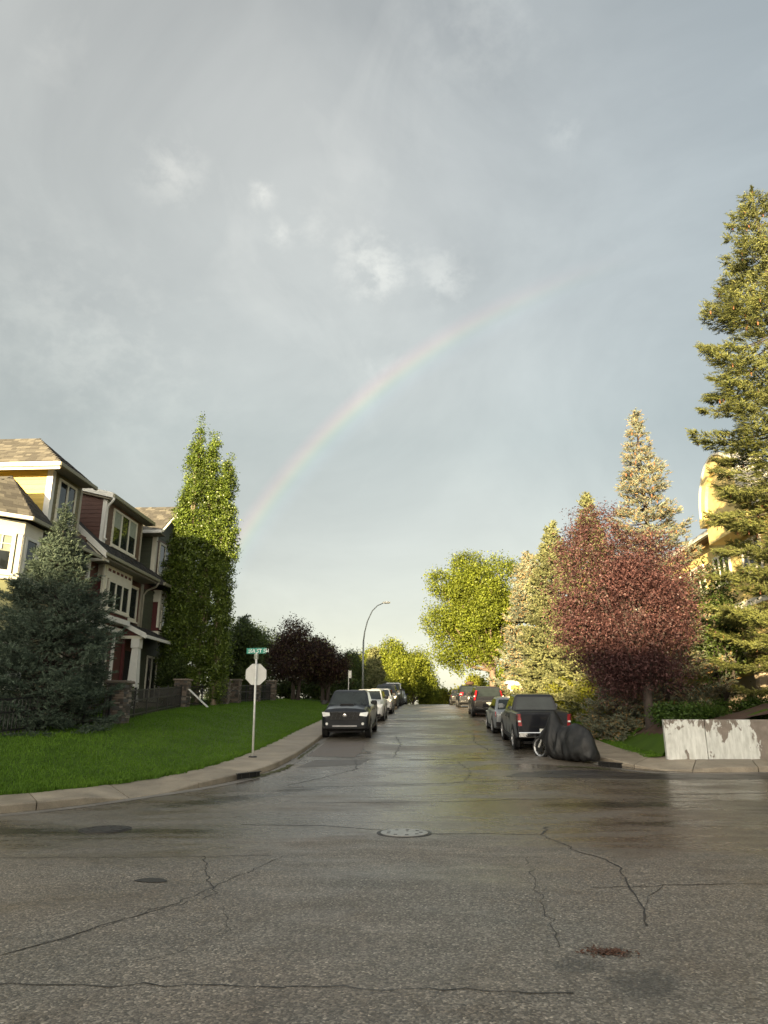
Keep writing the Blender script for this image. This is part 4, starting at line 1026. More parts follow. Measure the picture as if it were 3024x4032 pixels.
FONT = {'1': ['010', '110', '010', '010', '010', '010', '111'], '6': ['0110', '1000', '1000', '1110', '1001', '1001', '0110'], 'A': ['0110', '1001', '1001', '1111', '1001', '1001', '1001'],
        'S': ['0111', '1000', '1000', '0110', '0001', '0001', '1110'], 'T': ['11111', '00100', '00100', '00100', '00100', '00100', '00100'], 'W': ['10001', '10001', '10001', '10101', '10101', '11011', '10001'], ' ': ['00'] * 7}
cx_ = -.245; px_ = .0150
let = MB()
for ch in '16A ST SW':
    g_ = FONT[ch]
    for r_, rowp in enumerate(g_):
        for c_, bit in enumerate(rowp):
            if bit == '1':
                X0 = sx - .04 + cx_ + c_ * px_; Z0 = sz + 3.055 + .052 - (r_ + 1) * .0155; let.box(X0, X0 + px_ * 1.04, sy - .011, sy - .0062, Z0 + cx_ * .02, Z0 + .0160 + cx_ * .02)
    cx_ += (len(g_[0]) + 1) * px_ * (1 if ch != ' ' else 1.0)
let.build('lettering', M['sign_white'], bl, so)

lx, ly = -5.1, 60.0; lz = float(zs(ly)) + .15; lo = (lx, ly, lz)
LP = thing('street_lamp', 'curved steel street lamp arching over the street', 'street lamp', lo)
pts = [(lx, ly, lz - .1), (lx, ly, lz + 3), (lx + .02, ly, lz + 5.2)]; pts2 = [(lx + .02, ly, lz + 5.2), (lx + .12, ly, lz + 6.0), (lx + .35, ly, lz + 6.9), (lx + .75, ly, lz + 7.75), (lx + 1.2, ly, lz + 8.2), (lx + 1.7, ly, lz + 8.42)]
MB().tube(pts, [.11, .085, .075], 10).build('pole', M['lamp_pole'], LP, lo, smooth=True)
MB().tube(pts2, [.06, .055, .05, .045, .042, .04], 10).build('arm', M['lamp_pole'], LP, lo, smooth=True)
hd = MB(); hd.loft([[(lx + x, ly + w * math.cos(a), lz + 8.44 + h * math.sin(a) + (.02 if math.sin(a) > 0 else 0)) for a in np.linspace(0, 2 * math.pi, 10, endpoint=False)] for x, w, h in ((1.62, .05, .05), (1.8, .13, .09), (2.1, .15, .09), (2.28, .07, .04))]); hd.build('lamp_head', M['lamp'], LP, lo, smooth=True)
x, y = -5.45, 52.0; z = float(zs(y)) + .16; lo = (x, y, z)
PS = thing('parking_sign', 'small grey parking sign on a thin post behind the parked cars', 'sign', lo)
MB().tube([(x, y, z - .1), (x, y, z + 2.65)], .03, 8).build('post', M['galv'], PS, lo); MB().box(x + .01, x + .20, y - .04, y - .03, z + 2.1, z + 2.62).build('sign_panel', M['alu'], PS, lo)

# ------------------------------------------------------------------ vehicles (front looks towards -Y before turning)
PAINT = dict(black=mat_paint('paint_black', (.012, .014, .018)), white=mat_paint('paint_white', (.62, .62, .60)), pearl=mat_paint('paint_pearl', (.68, .67, .63)), graphite=mat_paint('paint_graphite', (.035, .033, .033), .3), navy=mat_paint('paint_navy', (.006, .007, .011), .1), silver=mat_paint('paint_silver', (.30, .32, .33), .5), char=mat_paint('paint_charcoal', (.020, .020, .022)), maroon=mat_paint('paint_dark_maroon', (.04, .010, .012)))


def body_ring(y, zb, zt, hw, crown, tum=.95):
    h = zt - zb
    half = [(hw * .80, zb), (hw * .95, zb + .05 * h), (hw * .99, zb + .28 * h), (hw, zb + .55 * h), (hw * .985, zb + .78 * h), (hw * tum, zt - .05 * h), (hw * (tum - .07), zt), (hw * .45, zt + crown * .75), (0, zt + crown)]
    return [(x, y, z) for x, z in half] + [(-x, y, z) for x, z in half[-2::-1]]


def make_car(name, label, x, y, yaw, S, cat, group=None):
    """S: dict of sizes; local origin on the ground under the car's centre"""
    sl = float(zs(y + .5) - zs(y - .5)); z = float(zs(y))
    t = thing(name, label, cat, (x, y, z), yaw, group, rx=math.atan(sl) if abs(yaw) < 1 else -math.atan(sl))
    L_, W, H = S['L'], S['W'], S['H']; hw = W / 2; pm = PAINT[S['paint']]; f = -L_ / 2; b = L_ / 2; gc = S.get('gc', .22); bh = S['belt']; hh = S['hood']
    wr = S.get('wr', .35); yf, yr = f + S.get('of', .9), b - S.get('or', 1.0)
    wf0, wf1, wr1, wr0 = S['wf0'] + f, S['wf1'] + f, b - S['wr1'], b - S['wr0']     # windscreen base/top, rear top/base
    bed = S.get('bed')                 # length of a pickup bed
    st = [(f, gc + .16, hh - .30, hw * .78, .02, .90), (f + .05, gc + .10, hh - .17, hw * .90, .03, .88), (f + .20, gc + .04, hh - .07, hw * .97, .05, .86), (f + .7, gc, hh - .01, hw, .07, .84), (wf0 - .05, gc, bh - .02, hw, .06, .86), (wf0 + .25, gc, bh, hw, .02, .95)]
    rt = bh if not bed else S['rail']
    if bed: st += [(b - bed - .02, gc, bh, hw, .0), (b - bed + .03, gc, rt, hw, .0), (b - .5, gc + .04, rt, hw, 0.), (b - .1, gc + .14, rt, hw * .985, 0.), (b, gc + .2, rt - .02, hw * .96, 0.)]
    else:
        dk = S.get('deck', bh); st += [(wr0 - .2, gc, bh, hw, .02), (b - .45 if wr0 < b - .5 else b - .3, gc + .03, dk, hw * .985, .03), (b - .1, gc + .10, dk - .05, hw * .93, .02), (b, gc + .18, dk - .18, hw * .86, .01)]
    MB().loft([body_ring(*q[:5], tum=q[5] if len(q) > 5 else (.985 if bed and q[0] > b - bed else .95)) for q in st]).build('body', pm, t, smooth=False, bevel=.02)
    # cabin
    wb, wt = hw * .90, hw * S.get('tuck', .71)
    cab = []
    ring = lambda yb, yt, zb, zt, w0, w1: None
    vs = [(-wb, wf0, bh - .05), (wb, wf0, bh - .05), (wb, wr0, bh - .05), (-wb, wr0, bh - .05)]
    top = [(-wt, wf1, H - .05), (wt, wf1, H - .05), (wt, wr1, H - .05), (-wt, wr1, H - .05)]
    mid = [(-wt * .86, wf1 + .12, H - .005), (wt * .86, wf1 + .12, H - .005), (wt * .86, wr1 - .1, H - .012), (-wt * .86, wr1 - .1, H - .012)]
    c = MB(); c.loft([vs, top, mid]); c.build('cabin', pm, t, bevel=.025)

    def inset(a, b_, c_, d_, i0, i1, j0, j1, off):
        """point grid on the quad a b (bottom) d c (top)"""
        a, b_, c_, d_ = (np.array(q, float) for q in (a, b_, c_, d_)); n = np.cross(b_ - a, d_ - a); n /= np.linalg.norm(n); ctr = np.array([0, (wf0 + wr0) / 2, bh])
        if n @ (a - ctr) < 0: n = -n
        P = lambda i, j: (a * (1 - i) + b_ * i) * (1 - j) + (d_ * (1 - i) + c_ * i) * j + n * off
        return [P(i0, j0), P(i1, j0), P(i1, j1), P(i0, j1)], n

    def glass(nm, q, i0, i1, j0, j1):
        p, n = inset(*q, i0, i1, j0, j1, .006); MB().prism(p, n * .008).build(nm, M['car_glass'], t)

    fq = (vs[0], vs[1], top[1], top[0]); rq = (vs[3], vs[2], top[2], top[3]); lq = (vs[1], vs[2], top[2], top[1]); l2 = (vs[0], vs[3], top[3], top[0])
    glass('windscreen', fq, .05, .95, .10, .93); glass('rear_window', rq, .07, .93, S.get('rw', .16), .90)
    splits = S.get('side', ((.07, .44), (.48, .86)))
    for q in (lq, l2):
        for i0, i1 in splits: glass('side_window', q, i0, i1, .16, .90)
    if S.get('rails'):
        for sx_ in (-1, 1): MB().bar((sx_ * wt * .86, wf1 + .3, H + .035), (sx_ * wt * .86, wr1 - .2, H + .03), .035, .035).build('roof_rail', M['plastic'] if S['rails'] == 1 else M['chrome'], t)
    # wheels
    for sx_ in (-1, 1):
        for yy in (yf, yr):
            MB().lathe_x([(-.03, wr + .075), (.012, wr + .07), (.014, wr * .95), (.0, wr * .9)] if sx_ > 0 else [(.03, wr + .075), (-.012, wr + .07), (-.014, wr * .95), (.0, wr * .9)], (sx_ * (hw - .008), yy, wr + .01), 24).build('wheel_arch', M['plastic'], t)
            wh = MB().lathe_x([(-.11, wr * .72), (-.12, wr * .93), (-.09, wr), (.09, wr), (.12, wr * .93), (.11, wr * .72)], (sx_ * (hw - .10), yy, wr), 24, False).build('wheel', M['rubber'], t, smooth=False)
            rm = MB().lathe_x([(sx_ * .0, wr * .66), (sx_ * .114, wr * .70), (sx_ * .118, wr * .64), (sx_ * .09, wr * .60), (sx_ * .085, .06)], (sx_ * (hw - .10), yy, wr), 20); rm.build('rim', M[S.get('rimc', 'rim_dark')] if S.get('rimc') else M['rim_dark'], wh)
            for k in range(5):
                a = k * 1.2566 + .3; c0 = np.array([sx_ * (hw + .008), yy, wr]); MB().bar(c0 + np.array([0, .04 * math.cos(a), .04 * math.sin(a)]), c0 + np.array([0, wr * .64 * math.cos(a), wr * .64 * math.sin(a)]), .055, .02, up=(1, 0, 0)).build('spoke', M[S.get('rimc', 'rim')], wh)
    # sills, mirrors, handles, door gaps
    for sx_ in (-1, 1):
        MB().box(sx_ * (hw - .03) - .03, sx_ * (hw - .03) + .03, yf + wr + .1, yr - wr - .1, gc - .02, gc + .10).build('sill_trim', M['plastic'], t)
        mr = MB(); mr.loft([[(sx_ * (hw + o), wf0 + .28 + dy, bh + .10 + dz) for dy, dz in ((-.05 * s_, -.07 * s_), (.07 * s_, -.08 * s_), (.07 * s_, .08 * s_), (-.03 * s_, .08 * s_))] for o, s_ in ((-.06, .5), (.03, 1), (.15, 1.1), (.19, .8))]); mr.build('mirror', M['plastic'] if not S.get('mirror') else PAINT[S['mirror']], t, bevel=.015)
        n_d = len(splits)
        for k, (i0, i1) in enumerate(splits[:2]):
            yy = wf0 + (wr0 - wf0) * (i1 - .03); MB().box(sx_ * hw - .012, sx_ * hw + .018, yy - .17, yy - .02, bh - .22, bh - .185).build('door_handle', pm, t)
            yy = wf0 + (wr0 - wf0) * (i1 + .02); MB().box(sx_ * hw * .995 - .006, sx_ * hw * .995 + .004, yy, yy + .012, gc + .15, bh - .1).build('door_gap', M['plastic'], t)
    # front end
    gw, g0, g1 = S.get('grille', (hw * .62, gc + .38, hh - .22)); gy = f - .012
    gr = MB(); gr.prism([(-gw, gy + .03, g1), (gw, gy + .03, g1), (gw * 1.0, gy - .005, (g0 + g1) / 2), (gw * .86, gy, g0), (-gw * .86, gy, g0), (-gw, gy - .005, (g0 + g1) / 2)], (0, .10, 0)); gr = gr.build('grille', M['plastic'], t)
    rows = 4
    for r_ in range(rows):
        zz = g0 + (g1 - g0) * (r_ + .5) / rows; MB().box(-gw * .9, gw * .9, gy - .022, gy - .004, zz - .014, zz + .014).build('grille_bar', M['rim_dark'], gr)
    for k in range(7):
        xx = -gw * .84 + gw * 1.68 * k / 6; MB().bar((xx - .05, gy - .016, g0 + .02), (xx + .05, gy - .016, g1 - .02), .02, .012, up=(0, 1, 0)).build('grille_bar', M['rim_dark'], gr)
    em = MB(); em.lathe_x([(-.01, .09), (.012, .085), (.016, .04)], (0, 0, 0), 16); em.v = [(y_ * 1.0, gy - .03 - x_, (g0 + g1) / 2 + .03 + z_ * .62) for x_, y_, z_ in em.v]; em.build('emblem', M['chrome'], gr)
    for sx_ in (-1, 1):
        x0, x1 = hw * .60, hw * .90; hz = hh - .26
        MB().prism([(sx_ * x0, f - .035, hz - .035), (sx_ * x1, f + .03, hz - .07), (sx_ * (x1 + .06), f + .10, hz + .10), (sx_ * (x0 + .03), f - .015, hz + .075)], (0, .16, 0)).build('headlight', M['lens'], t)
        MB().tube([(sx_ * hw * .74, f - .005, gc + .28), (sx_ * hw * .74, f + .08, gc + .28)], .052, 12).build('fog_light', M['lens'], t)
    MB().box(-hw * .84, hw * .84, f - .03, f + .12, gc + .08, gc + .19).build('front_bumper', M['plastic'], t, bevel=.03)
    if S.get('skid'):
        MB().box(-hw * .5, hw * .5, f - .045, f - .02, gc + .17, gc + .225).build('skid_plate', M['skid'], t)
        MB().loft([[(sx_ * w_, f + .75 + dy, hh + .055 + h_) for sx_, h_ in ((-1, 0), (-.8, .06), (.8, .06), (1, 0))] for w_, dy in ((.30, 0), (.36, .55))]).build('hood_scoop', M['plastic'], t)
    # rear end
    tw, tz0, tz1 = S.get('tail', (.15, bh - .35, bh - .05)); yb_ = b - .0
    for sx_ in (-1, 1):
        xo = hw * (.955 if bed else .93); q = MB(); q.prism([(sx_ * (xo - tw), b - (.02 if bed else .12), tz0), (sx_ * xo, b - (.06 if bed else .2), tz0), (sx_ * (xo if tz1 < bh + .05 else xo * .84), b - (.06 if bed else .30), tz1), (sx_ * ((xo if tz1 < bh + .05 else xo * .84) - tw * .8), b - (.03 if bed else .22), tz1)], (0, .05 if bed else .13, 0)); tl = q.build('tail_light', M['tail'], t)
        MB().box(sx_ * (xo - tw * .5) - tw * .3, sx_ * (xo - tw * .5) + tw * .3, b + (.0 if bed else -.02), b + (.034 if bed else .012), tz0 + (tz1 - tz0) * .34, tz0 + (tz1 - tz0) * .46).build('lens', M['lens'], tl)
    MB().box(-hw * .92, hw * .92, b - .05, b + .09, gc + .16, gc + .34).build('rear_bumper', M[S.get('bumper', 'plastic')], t, bevel=.03)
    pz_ = S.get('plate', gc + .45); MB().box(-.16, .16, b + .005, b + .022, pz_, pz_ + .16).build('licence_plate', M['plate'], t)
    MB().box(-hw * .7, hw * .7, f + .3, b - .3, gc - .06, gc + .02).build('underbody', M['plastic'], t)
    if bed:
        MB().box(-hw * .84, hw * .84, b + .002, b + .02, gc + .36, rt - .06).build('tailgate', pm, t, bevel=.01); MB().box(-.12, .12, b + .018, b + .03, rt - .2, rt - .13).build('tailgate_handle', M['plastic'], t)
        MB().box(-hw * .84, hw * .84, b - bed + .06, b - .06, rt - .03, rt + .006).build('bed_liner', M['plastic'], t)
        MB().box(-hw * .55, hw * .55, b + .021, b + .028, rt - .46, rt - .42).build('tailgate_crease', M['plastic'], t)
    elif S.get('hatch'):
        MB().box(-.36, .36, b - .02, b + .018, gc + .66, gc + .71).build('hatch_garnish', M['chrome'], t)
        MB().box(-hw * .8, hw * .8, b + .06, b + .096, gc + .27, gc + .33).build('bumper_chrome', M['chrome'], t)
    return t


PICK = dict(L=5.35, W=1.90, H=1.80, hood=1.18, belt=1.22, wf0=1.32, wf1=2.15, wr1=2.25, wr0=2.05, bed=1.75, rail=1.28, paint='black', gc=.30, wr=.385, of=.92, skid=1, tuck=.72, side=((.06, .48), (.52, .92)), tail=(.16, .85, 1.18), mirror=None, grille=(.60, .72, 1.02))
SUV = dict(L=4.7, W=1.86, H=1.70, hood=1.06, belt=1.10, wf0=1.15, wf1=2.0, wr1=.55, wr0=.12, paint='graphite', gc=.22, wr=.35, hatch=1, rails=1, side=((.05, .36), (.39, .66), (.69, .93)), tail=(.15, .95, 1.45))
SED = dict(L=4.6, W=1.78, H=1.46, hood=.93, belt=.95, wf0=1.2, wf1=1.95, wr1=1.25, wr0=.6, deck=.98, paint='silver', gc=.18, wr=.32, tail=(.28, .72, .92), side=((.06, .48), (.51, .9)))
gL, gR = 'cars parked along the lawn side', 'cars parked along the spruce side'
make_car('pickup_truck', 'black pickup truck facing the camera, first in the row by the lawn', -3.13, 31.35, 0, PICK, 'pickup', gL)
make_car('parked_car', 'white hatchback right behind the black pickup truck', -3.12, 41.0, 0, dict(SUV, L=4.4, H=1.62, paint='white', rails=0, rimc='rim'), 'car', gL)
make_car('parked_car', 'cream white small car between the white hatchback and the dark van', -3.0, 48.6, 0, dict(SUV, L=4.2, W=1.8, H=1.55, paint='pearl', rails=0, rimc='rim'), 'car', gL)
make_car('parked_suv', 'graphite sport utility with roof rails behind the cream white car', -3.05, 57.4, 0, dict(SUV, H=1.80, hood=1.12, belt=1.18, paint='graphite'), 'car', gL)
make_car('pickup_truck', 'tall black pickup near the hill crest on the lawn side', -3.1, 66.0, 0, dict(PICK, L=5.6, W=1.98, H=1.95, hood=1.32, belt=1.32, rail=1.38, paint='char', skid=0, grille=(.66, .80, 1.14)), 'pickup', gL)
make_car('parked_van', 'white van with high roof behind the tall black pickup', -3.1, 72.2, 0, dict(SUV, L=5.2, W=1.95, H=2.1, hood=1.2, belt=1.3, wf0=.9, wf1=1.5, wr1=.15, wr0=.08, paint='white', rails=0), 'van', gL)
make_car('parked_car', 'small silver car at the hill crest, farthest on the lawn side', -2.9, 80.5, 0, dict(SED, paint='silver'), 'car', gL)
make_car('pickup_truck', 'dark navy pickup truck with chrome bumper beside the covered motorcycle', 3.88, 27.15, math.pi, dict(PICK, L=5.25, W=1.84, H=1.76, hood=1.12, belt=1.18, rail=1.24, wf0=1.3, wf1=2.0, wr1=2.0, wr0=1.85, bed=1.75, paint='navy', skid=0, bumper='chrome', rimc='rim', mirror='silver', tail=(.15, .82, 1.20), plate=.58, wr=.37), 'pickup', gR)
make_car('parked_car', 'silver sedan tucked in front of the navy pickup truck', 3.72, 33.0, math.pi, dict(SED, rimc='rim'), 'car', gR)
make_car('parked_suv', 'black sport utility with tall red tail lights and chrome trim', 3.72, 45.6, math.pi, dict(SUV, W=1.92, L=4.8, H=1.72, paint='char', tail=(.12, .95, 1.5)), 'car', gR)
make_car('parked_car', 'dark maroon car hidden behind the black sport utility', 4.25, 53.6, math.pi, dict(SUV, L=4.5, H=1.62, paint='maroon', rails=0), 'car', gR)
sv = make_car('parked_suv', 'black sport utility carrying a bundle on its roof near the crest', 3.6, 61.4, math.pi, dict(SUV, W=1.9, H=1.75, paint='black', rails=2, tail=(.30, .95, 1.2)), 'car', gR)
make_car('parked_car', 'low dark sedan at the crest, farthest on the spruce side', 3.35, 73.0, math.pi, dict(SED, paint='char', tail=(.35, .72, .9)), 'car', gR)
bz = float(zs(61.4)) + 1.80; bd = MB()
bd.loft([[(3.75 + r_ * .36 * math.cos(a), yy, bz + .10 + r_ * .16 * math.sin(a) + .02 * math.sin(5 * a + yy)) for a in np.linspace(0, 6.283, 14, endpoint=False)] for yy, r_ in ((60.6, .3), (60.8, .9), (61.3, 1.05), (61.8, .85), (62.1, .3))]); tag(bd.build('roof_bundle', M['soil'], None, smooth=True), 'brown bundle strapped on the roof of the far black car', 'bundle')

# white box trailer with fittings, half behind the silver sedan
x, y = 5.75, 44.2; z = float(yard_z(x, y)); lo = (x, y, z); TB = thing('utility_box', 'sunlit white utility box with yellow panel between the parked cars and shrubs', 'box', lo)
MB().box(x - .78, x + .8, y - .5, y + .5, z, z + 1.72).build('body', M['boxw'], TB, lo, bevel=.02)
MB().box(x - .92, x + .5, y - .62, y + .6, z + 1.72, z + 1.9).build('lid', M['boxw'], TB, lo, bevel=.03); MB().box(x - .3, x + .3, y - .4, y + .4, z + 1.9, z + 2.02).build('vent', M['boxw'], TB, lo, bevel=.03)
MB().box(x - .66, x - .12, y - .522, y - .5, z + 1.38, z + 1.64).build('notice_panel', M['yellow'], TB, lo)
for k in range(4): MB().box(x - .72, x - .1, y - .525, y - .502, z + .38 + k * .24, z + .41 + k * .24).build('slat', M['grey_item'], TB, lo)
for dx, dz, s_ in ((.1, 1.2, .08), (.3, 1.4, .05), (.45, 1.15, .07), (.2, .9, .06), (.6, .95, .05), (.0, .75, .05), (.6, 1.3, .05)): MB().box(x + dx - s_, x + dx + s_, y - .53, y - .5, z + dz - s_ * .6, z + dz + s_ * .6).build('fitting', M['grey_item'], TB, lo)
for dx in (.85, 1.0): MB().tube([(x + dx, y - .4, z + .8), (x + dx, y + .3, z + .8)], .09, 10).build('pipe', M['boxw'], TB, lo)

# ------------------------------------------------------------------ covered motorcycle
ax = np.array([-1.33, 1.95]); ax /= np.linalg.norm(ax); mc = np.array([4.12, 22.62]); mz = float(zs(22.6)) - .02
ang = math.atan2(ax[1], ax[0]); mo = (mc[0], mc[1], mz)
MT = thing('motorcycle', 'motorcycle under a dark grey rain cover with its front wheel showing', 'motorcycle', mo, ang, None)
MT.rotation_euler = (0, 0, ang)
# local +X is the front
prof = np.array([(-1.20, .10, .34, .10), (-1.14, .02, .66, .22), (-1.0, .0, .92, .31), (-.80, .0, 1.02, .36), (-.5, .0, 1.03, .38), (-.2, .0, 1.0, .38), (.06, .0, 1.0, .40), (.18, .0, 1.14, .42), (.28, .0, 1.40, .40), (.35, .02, 1.45, .35), (.46, .10, 1.30, .30), (.56, .30, 1.14, .24), (.68, .44, .98, .19), (.82, .50, .84, .15), (.96, .56, .72, .09), (1.03, .58, .66, .03)])
rings = []
for i, x_ in enumerate(np.linspace(-1.2, 1.03, 64)):
    z0, z1, w_ = (float(np.interp(x_, prof[:, 0], prof[:, c])) for c in (1, 2, 3)); ring = []
    for k in range(44):
        a = 2 * math.pi * k / 44; c_, s_ = math.cos(a), math.sin(a); up_ = .5 + .5 * np.sign(s_) * abs(s_) ** .7
        side_ = 1 if c_ > 0 else -1
        fl = (1 - up_) ** .8 * (.45 + .55 * math.sin(x_ * 4.3 + 1.2 + side_)) * (.060 * math.sin(x_ * 11 + side_ + up_ * 4.0 + 1.5 * math.sin(x_ * 5)) + .022 * math.sin(x_ * 29 + 2 * side_ - up_ * 7 + 2 * math.sin(x_ * 7))) + .014 * math.sin(x_ * 11 + up_ * 9 + side_)
        yy = w_ * np.sign(c_) * abs(c_) ** .8 * (.42 + .74 * (1 - up_) ** .75) + side_ * fl * 1.5 * min(1, w_ * 4) * abs(c_) ** .3
        sag = .03 * math.sin(x_ * 9) * up_ + .035 * (math.sin(x_ * 23 + side_ * 1.3)) * (s_ < -.5)
        ring.append((x_, yy, max(z0 + (z1 - z0) * up_ + sag, .012)))
    rings.append(ring)
cv = MB(); cv.loft(rings); cv = cv.build('rain_cover', M['cover'], MT, smooth=True)
ss = cv.modifiers.new('s', 'SUBSURF'); ss.levels = 1; ss.render_levels = 1
fw_c = (0, 0, 0); wr = .335
wm = MB().lathe_x([(-.05, wr * .78), (-.065, wr * .90), (-.03, wr), (.03, wr), (.065, wr * .90), (.05, wr * .78)], (0, 0, 0), 28, False); wm.v = [(.98 + y_, x_, wr + z_) for x_, y_, z_ in wm.v]; wh = wm.build('front_wheel', M['rubber'], MT)
rm = MB(); rm.lathe_x([(-.03, wr * .66), (-.052, wr * .80), (.052, wr * .80), (.03, wr * .66)], (0, 0, 0), 28, False); rm.v = [(.98 + y_, x_, wr + z_) for x_, y_, z_ in rm.v]; rm.build('rim', M['rim'], wh)
for k in range(10):
    a = k * .6283; MB().bar((.98 + .03 * math.cos(a), .0, wr + .03 * math.sin(a)), (.98 + wr * .72 * math.cos(a + .1), .03, wr + wr * .72 * math.sin(a + .1)), .022, .018, up=(0, 1, 0)).build('spoke', M['rim_dark'], wh)
dm = MB(); dm.lathe_x([(.055, .15), (.062, .15), (.063, .11)], (0, 0, 0), 20); dm.v = [(.98 + y_, x_, wr + z_) for x_, y_, z_ in dm.v]; dm.build('brake_disc', M['rim_dark'], wh)
for s_ in (-.085, .085): MB().tube([(.98, s_, wr), (.72, s_ * .9, .80)], .025, 8).build('fork', M['galv'], MT)

# ------------------------------------------------------------------ trees
def unit(v): return v / (np.linalg.norm(v, axis=-1, keepdims=True) + 1e-9)


def conifer(name, label, base, H, Rb, mat, seed, group, power=.8, droop=.25, per_m=4.6, tw=.34, needle=.085, nw=.022, k=12, first=.04, bark='bark_dark', cones=0, lop=None, nodes=7, lead=.5, width=None, dens=1.0, gap=1.0):
    g = np.random.default_rng(seed); x, y, z = base; t = thing(name, label, 'tree', base, 0, group)
    tr = MB(); rad = H * .014; tr.tube([(x, y, z - .2), (x + .03, y, z + H * .4), (x, y, z + H * .85), (x, y, z + H)], [rad, rad * .7, rad * .25, .012], 8); tr.build('trunk', M[bark], t, base, smooth=True)
    P0 = []; DR = []; LN = []; br = MB(); h = first * H
    while h < H * .985:
        tt = h / H; n = nodes if tt < .85 else 5; a0 = g.random() * 6.28
        rr = Rb * (1 - tt) ** power if width is None else Rb * float(np.interp(tt, *width))
        for i in range(n):
            a = a0 + 6.283 * i / n + g.normal(0, .22); L_ = rr * (.72 + .5 * g.random()); L_ *= 1 if lop is None else lop(a)
            if L_ < .05: L_ = .05
            d = np.array([math.cos(a), math.sin(a), 0.]); hz = h + g.normal(0, .10)
            rise = .45 * max(0, tt - .35) - droop * (1 - tt * .6) + g.normal(0, .06)
            m_ = 8; s = np.linspace(0, 1, m_)[:, None]
            path = np.array([x, y, z + hz]) + d * (L_ * s) + UP * (L_ * (rise * s + (.12 + .1 * g.random()) * s ** 3 - .08 * np.sin(s * 3.1)))
            if L_ > .5: br.tube(path[::2], np.linspace(.022 + .006 * L_, .006, len(path[::2])), 4, False)
            nt = max(8, int(L_ * per_m * 6.5 * dens)); sv_ = g.random(nt) ** .62 * .94 + .06
            pp = np.stack([np.interp(sv_, s[:, 0], path[:, c]) for c in range(3)], 1)
            side = np.where(g.random(nt) < .5, 1, -1)[:, None] * np.array([-d[1], d[0], 0.]); fwd = unit(path[-1] - path[-3])
            spread = np.minimum(L_ * .50, 1.1) * (1 - sv_) ** .75 * g.random(nt) ** .7
            pp = pp + side * spread[:, None] + fwd * (spread * .55)[:, None] - UP * (spread * .22)[:, None] + g.normal(0, .045, (nt, 3))
            dd = unit(fwd * .7 + side * (.3 + .9 * g.random((nt, 1))) + UP * g.normal(-.05, .25, (nt, 1)))
            P0.append(pp); DR.append(dd); LN.append(tw * (.55 + .75 * g.random(nt)) * (1 if L_ > .6 else .75))
        h += (.30 + .16 * g.random()) * (1 if tt < .7 else .75) * max(.55, H / 14) * gap
    # leader
    nl = int(26 * lead * 2); sv_ = g.random(nl); P0.append(np.stack([x + 0 * sv_, y + 0 * sv_, z + H - .9 * lead + sv_ * .9 * lead], 1)); DR.append(unit(np.stack([g.normal(0, .35, nl), g.normal(0, .35, nl), .8 + 0 * sv_], 1))); LN.append(.22 * (1.1 - .6 * sv_))
    P = np.concatenate(P0); D = np.concatenate(DR); Ln = np.concatenate(LN); n = len(P)
    # needles: slim triangles round every twig
    s = (np.arange(k)[None, :] + g.random((n, k))) / k; A = np.cross(D, UP); A = unit(A); B = np.cross(A, D)
    th = g.random((n, k)) * 6.283; rd = A[:, None, :] * np.cos(th)[..., None] + B[:, None, :] * np.sin(th)[..., None]
    root = P[:, None, :] + D[:, None, :] * (s * Ln[:, None])[..., None]
    dirn = unit(D[:, None, :] * .75 + rd * .85); ln = needle * (.7 + .6 * g.random((n, k)))[..., None]
    sd = unit(np.cross(dirn, rd + .001)) * nw
    V = np.stack([root - sd - dirn * ln * .25, root + sd - dirn * ln * .25, root + dirn * ln], 2).reshape(-1, 3, 3)
    fast_mesh('crown', V, 3, mat, t, base); br.build('branches', M[bark], t, base)
    if cones:
        cm = MB(); idx = g.choice(n, cones, replace=False)
        for i in idx:
            p = P[i]; cm.tube([p, p - UP * .06, p - UP * .15], [.018, .034, .012], 6)
        cm.build('cones', M['cone'], t, base)['kind'] = 'stuff'
    return t


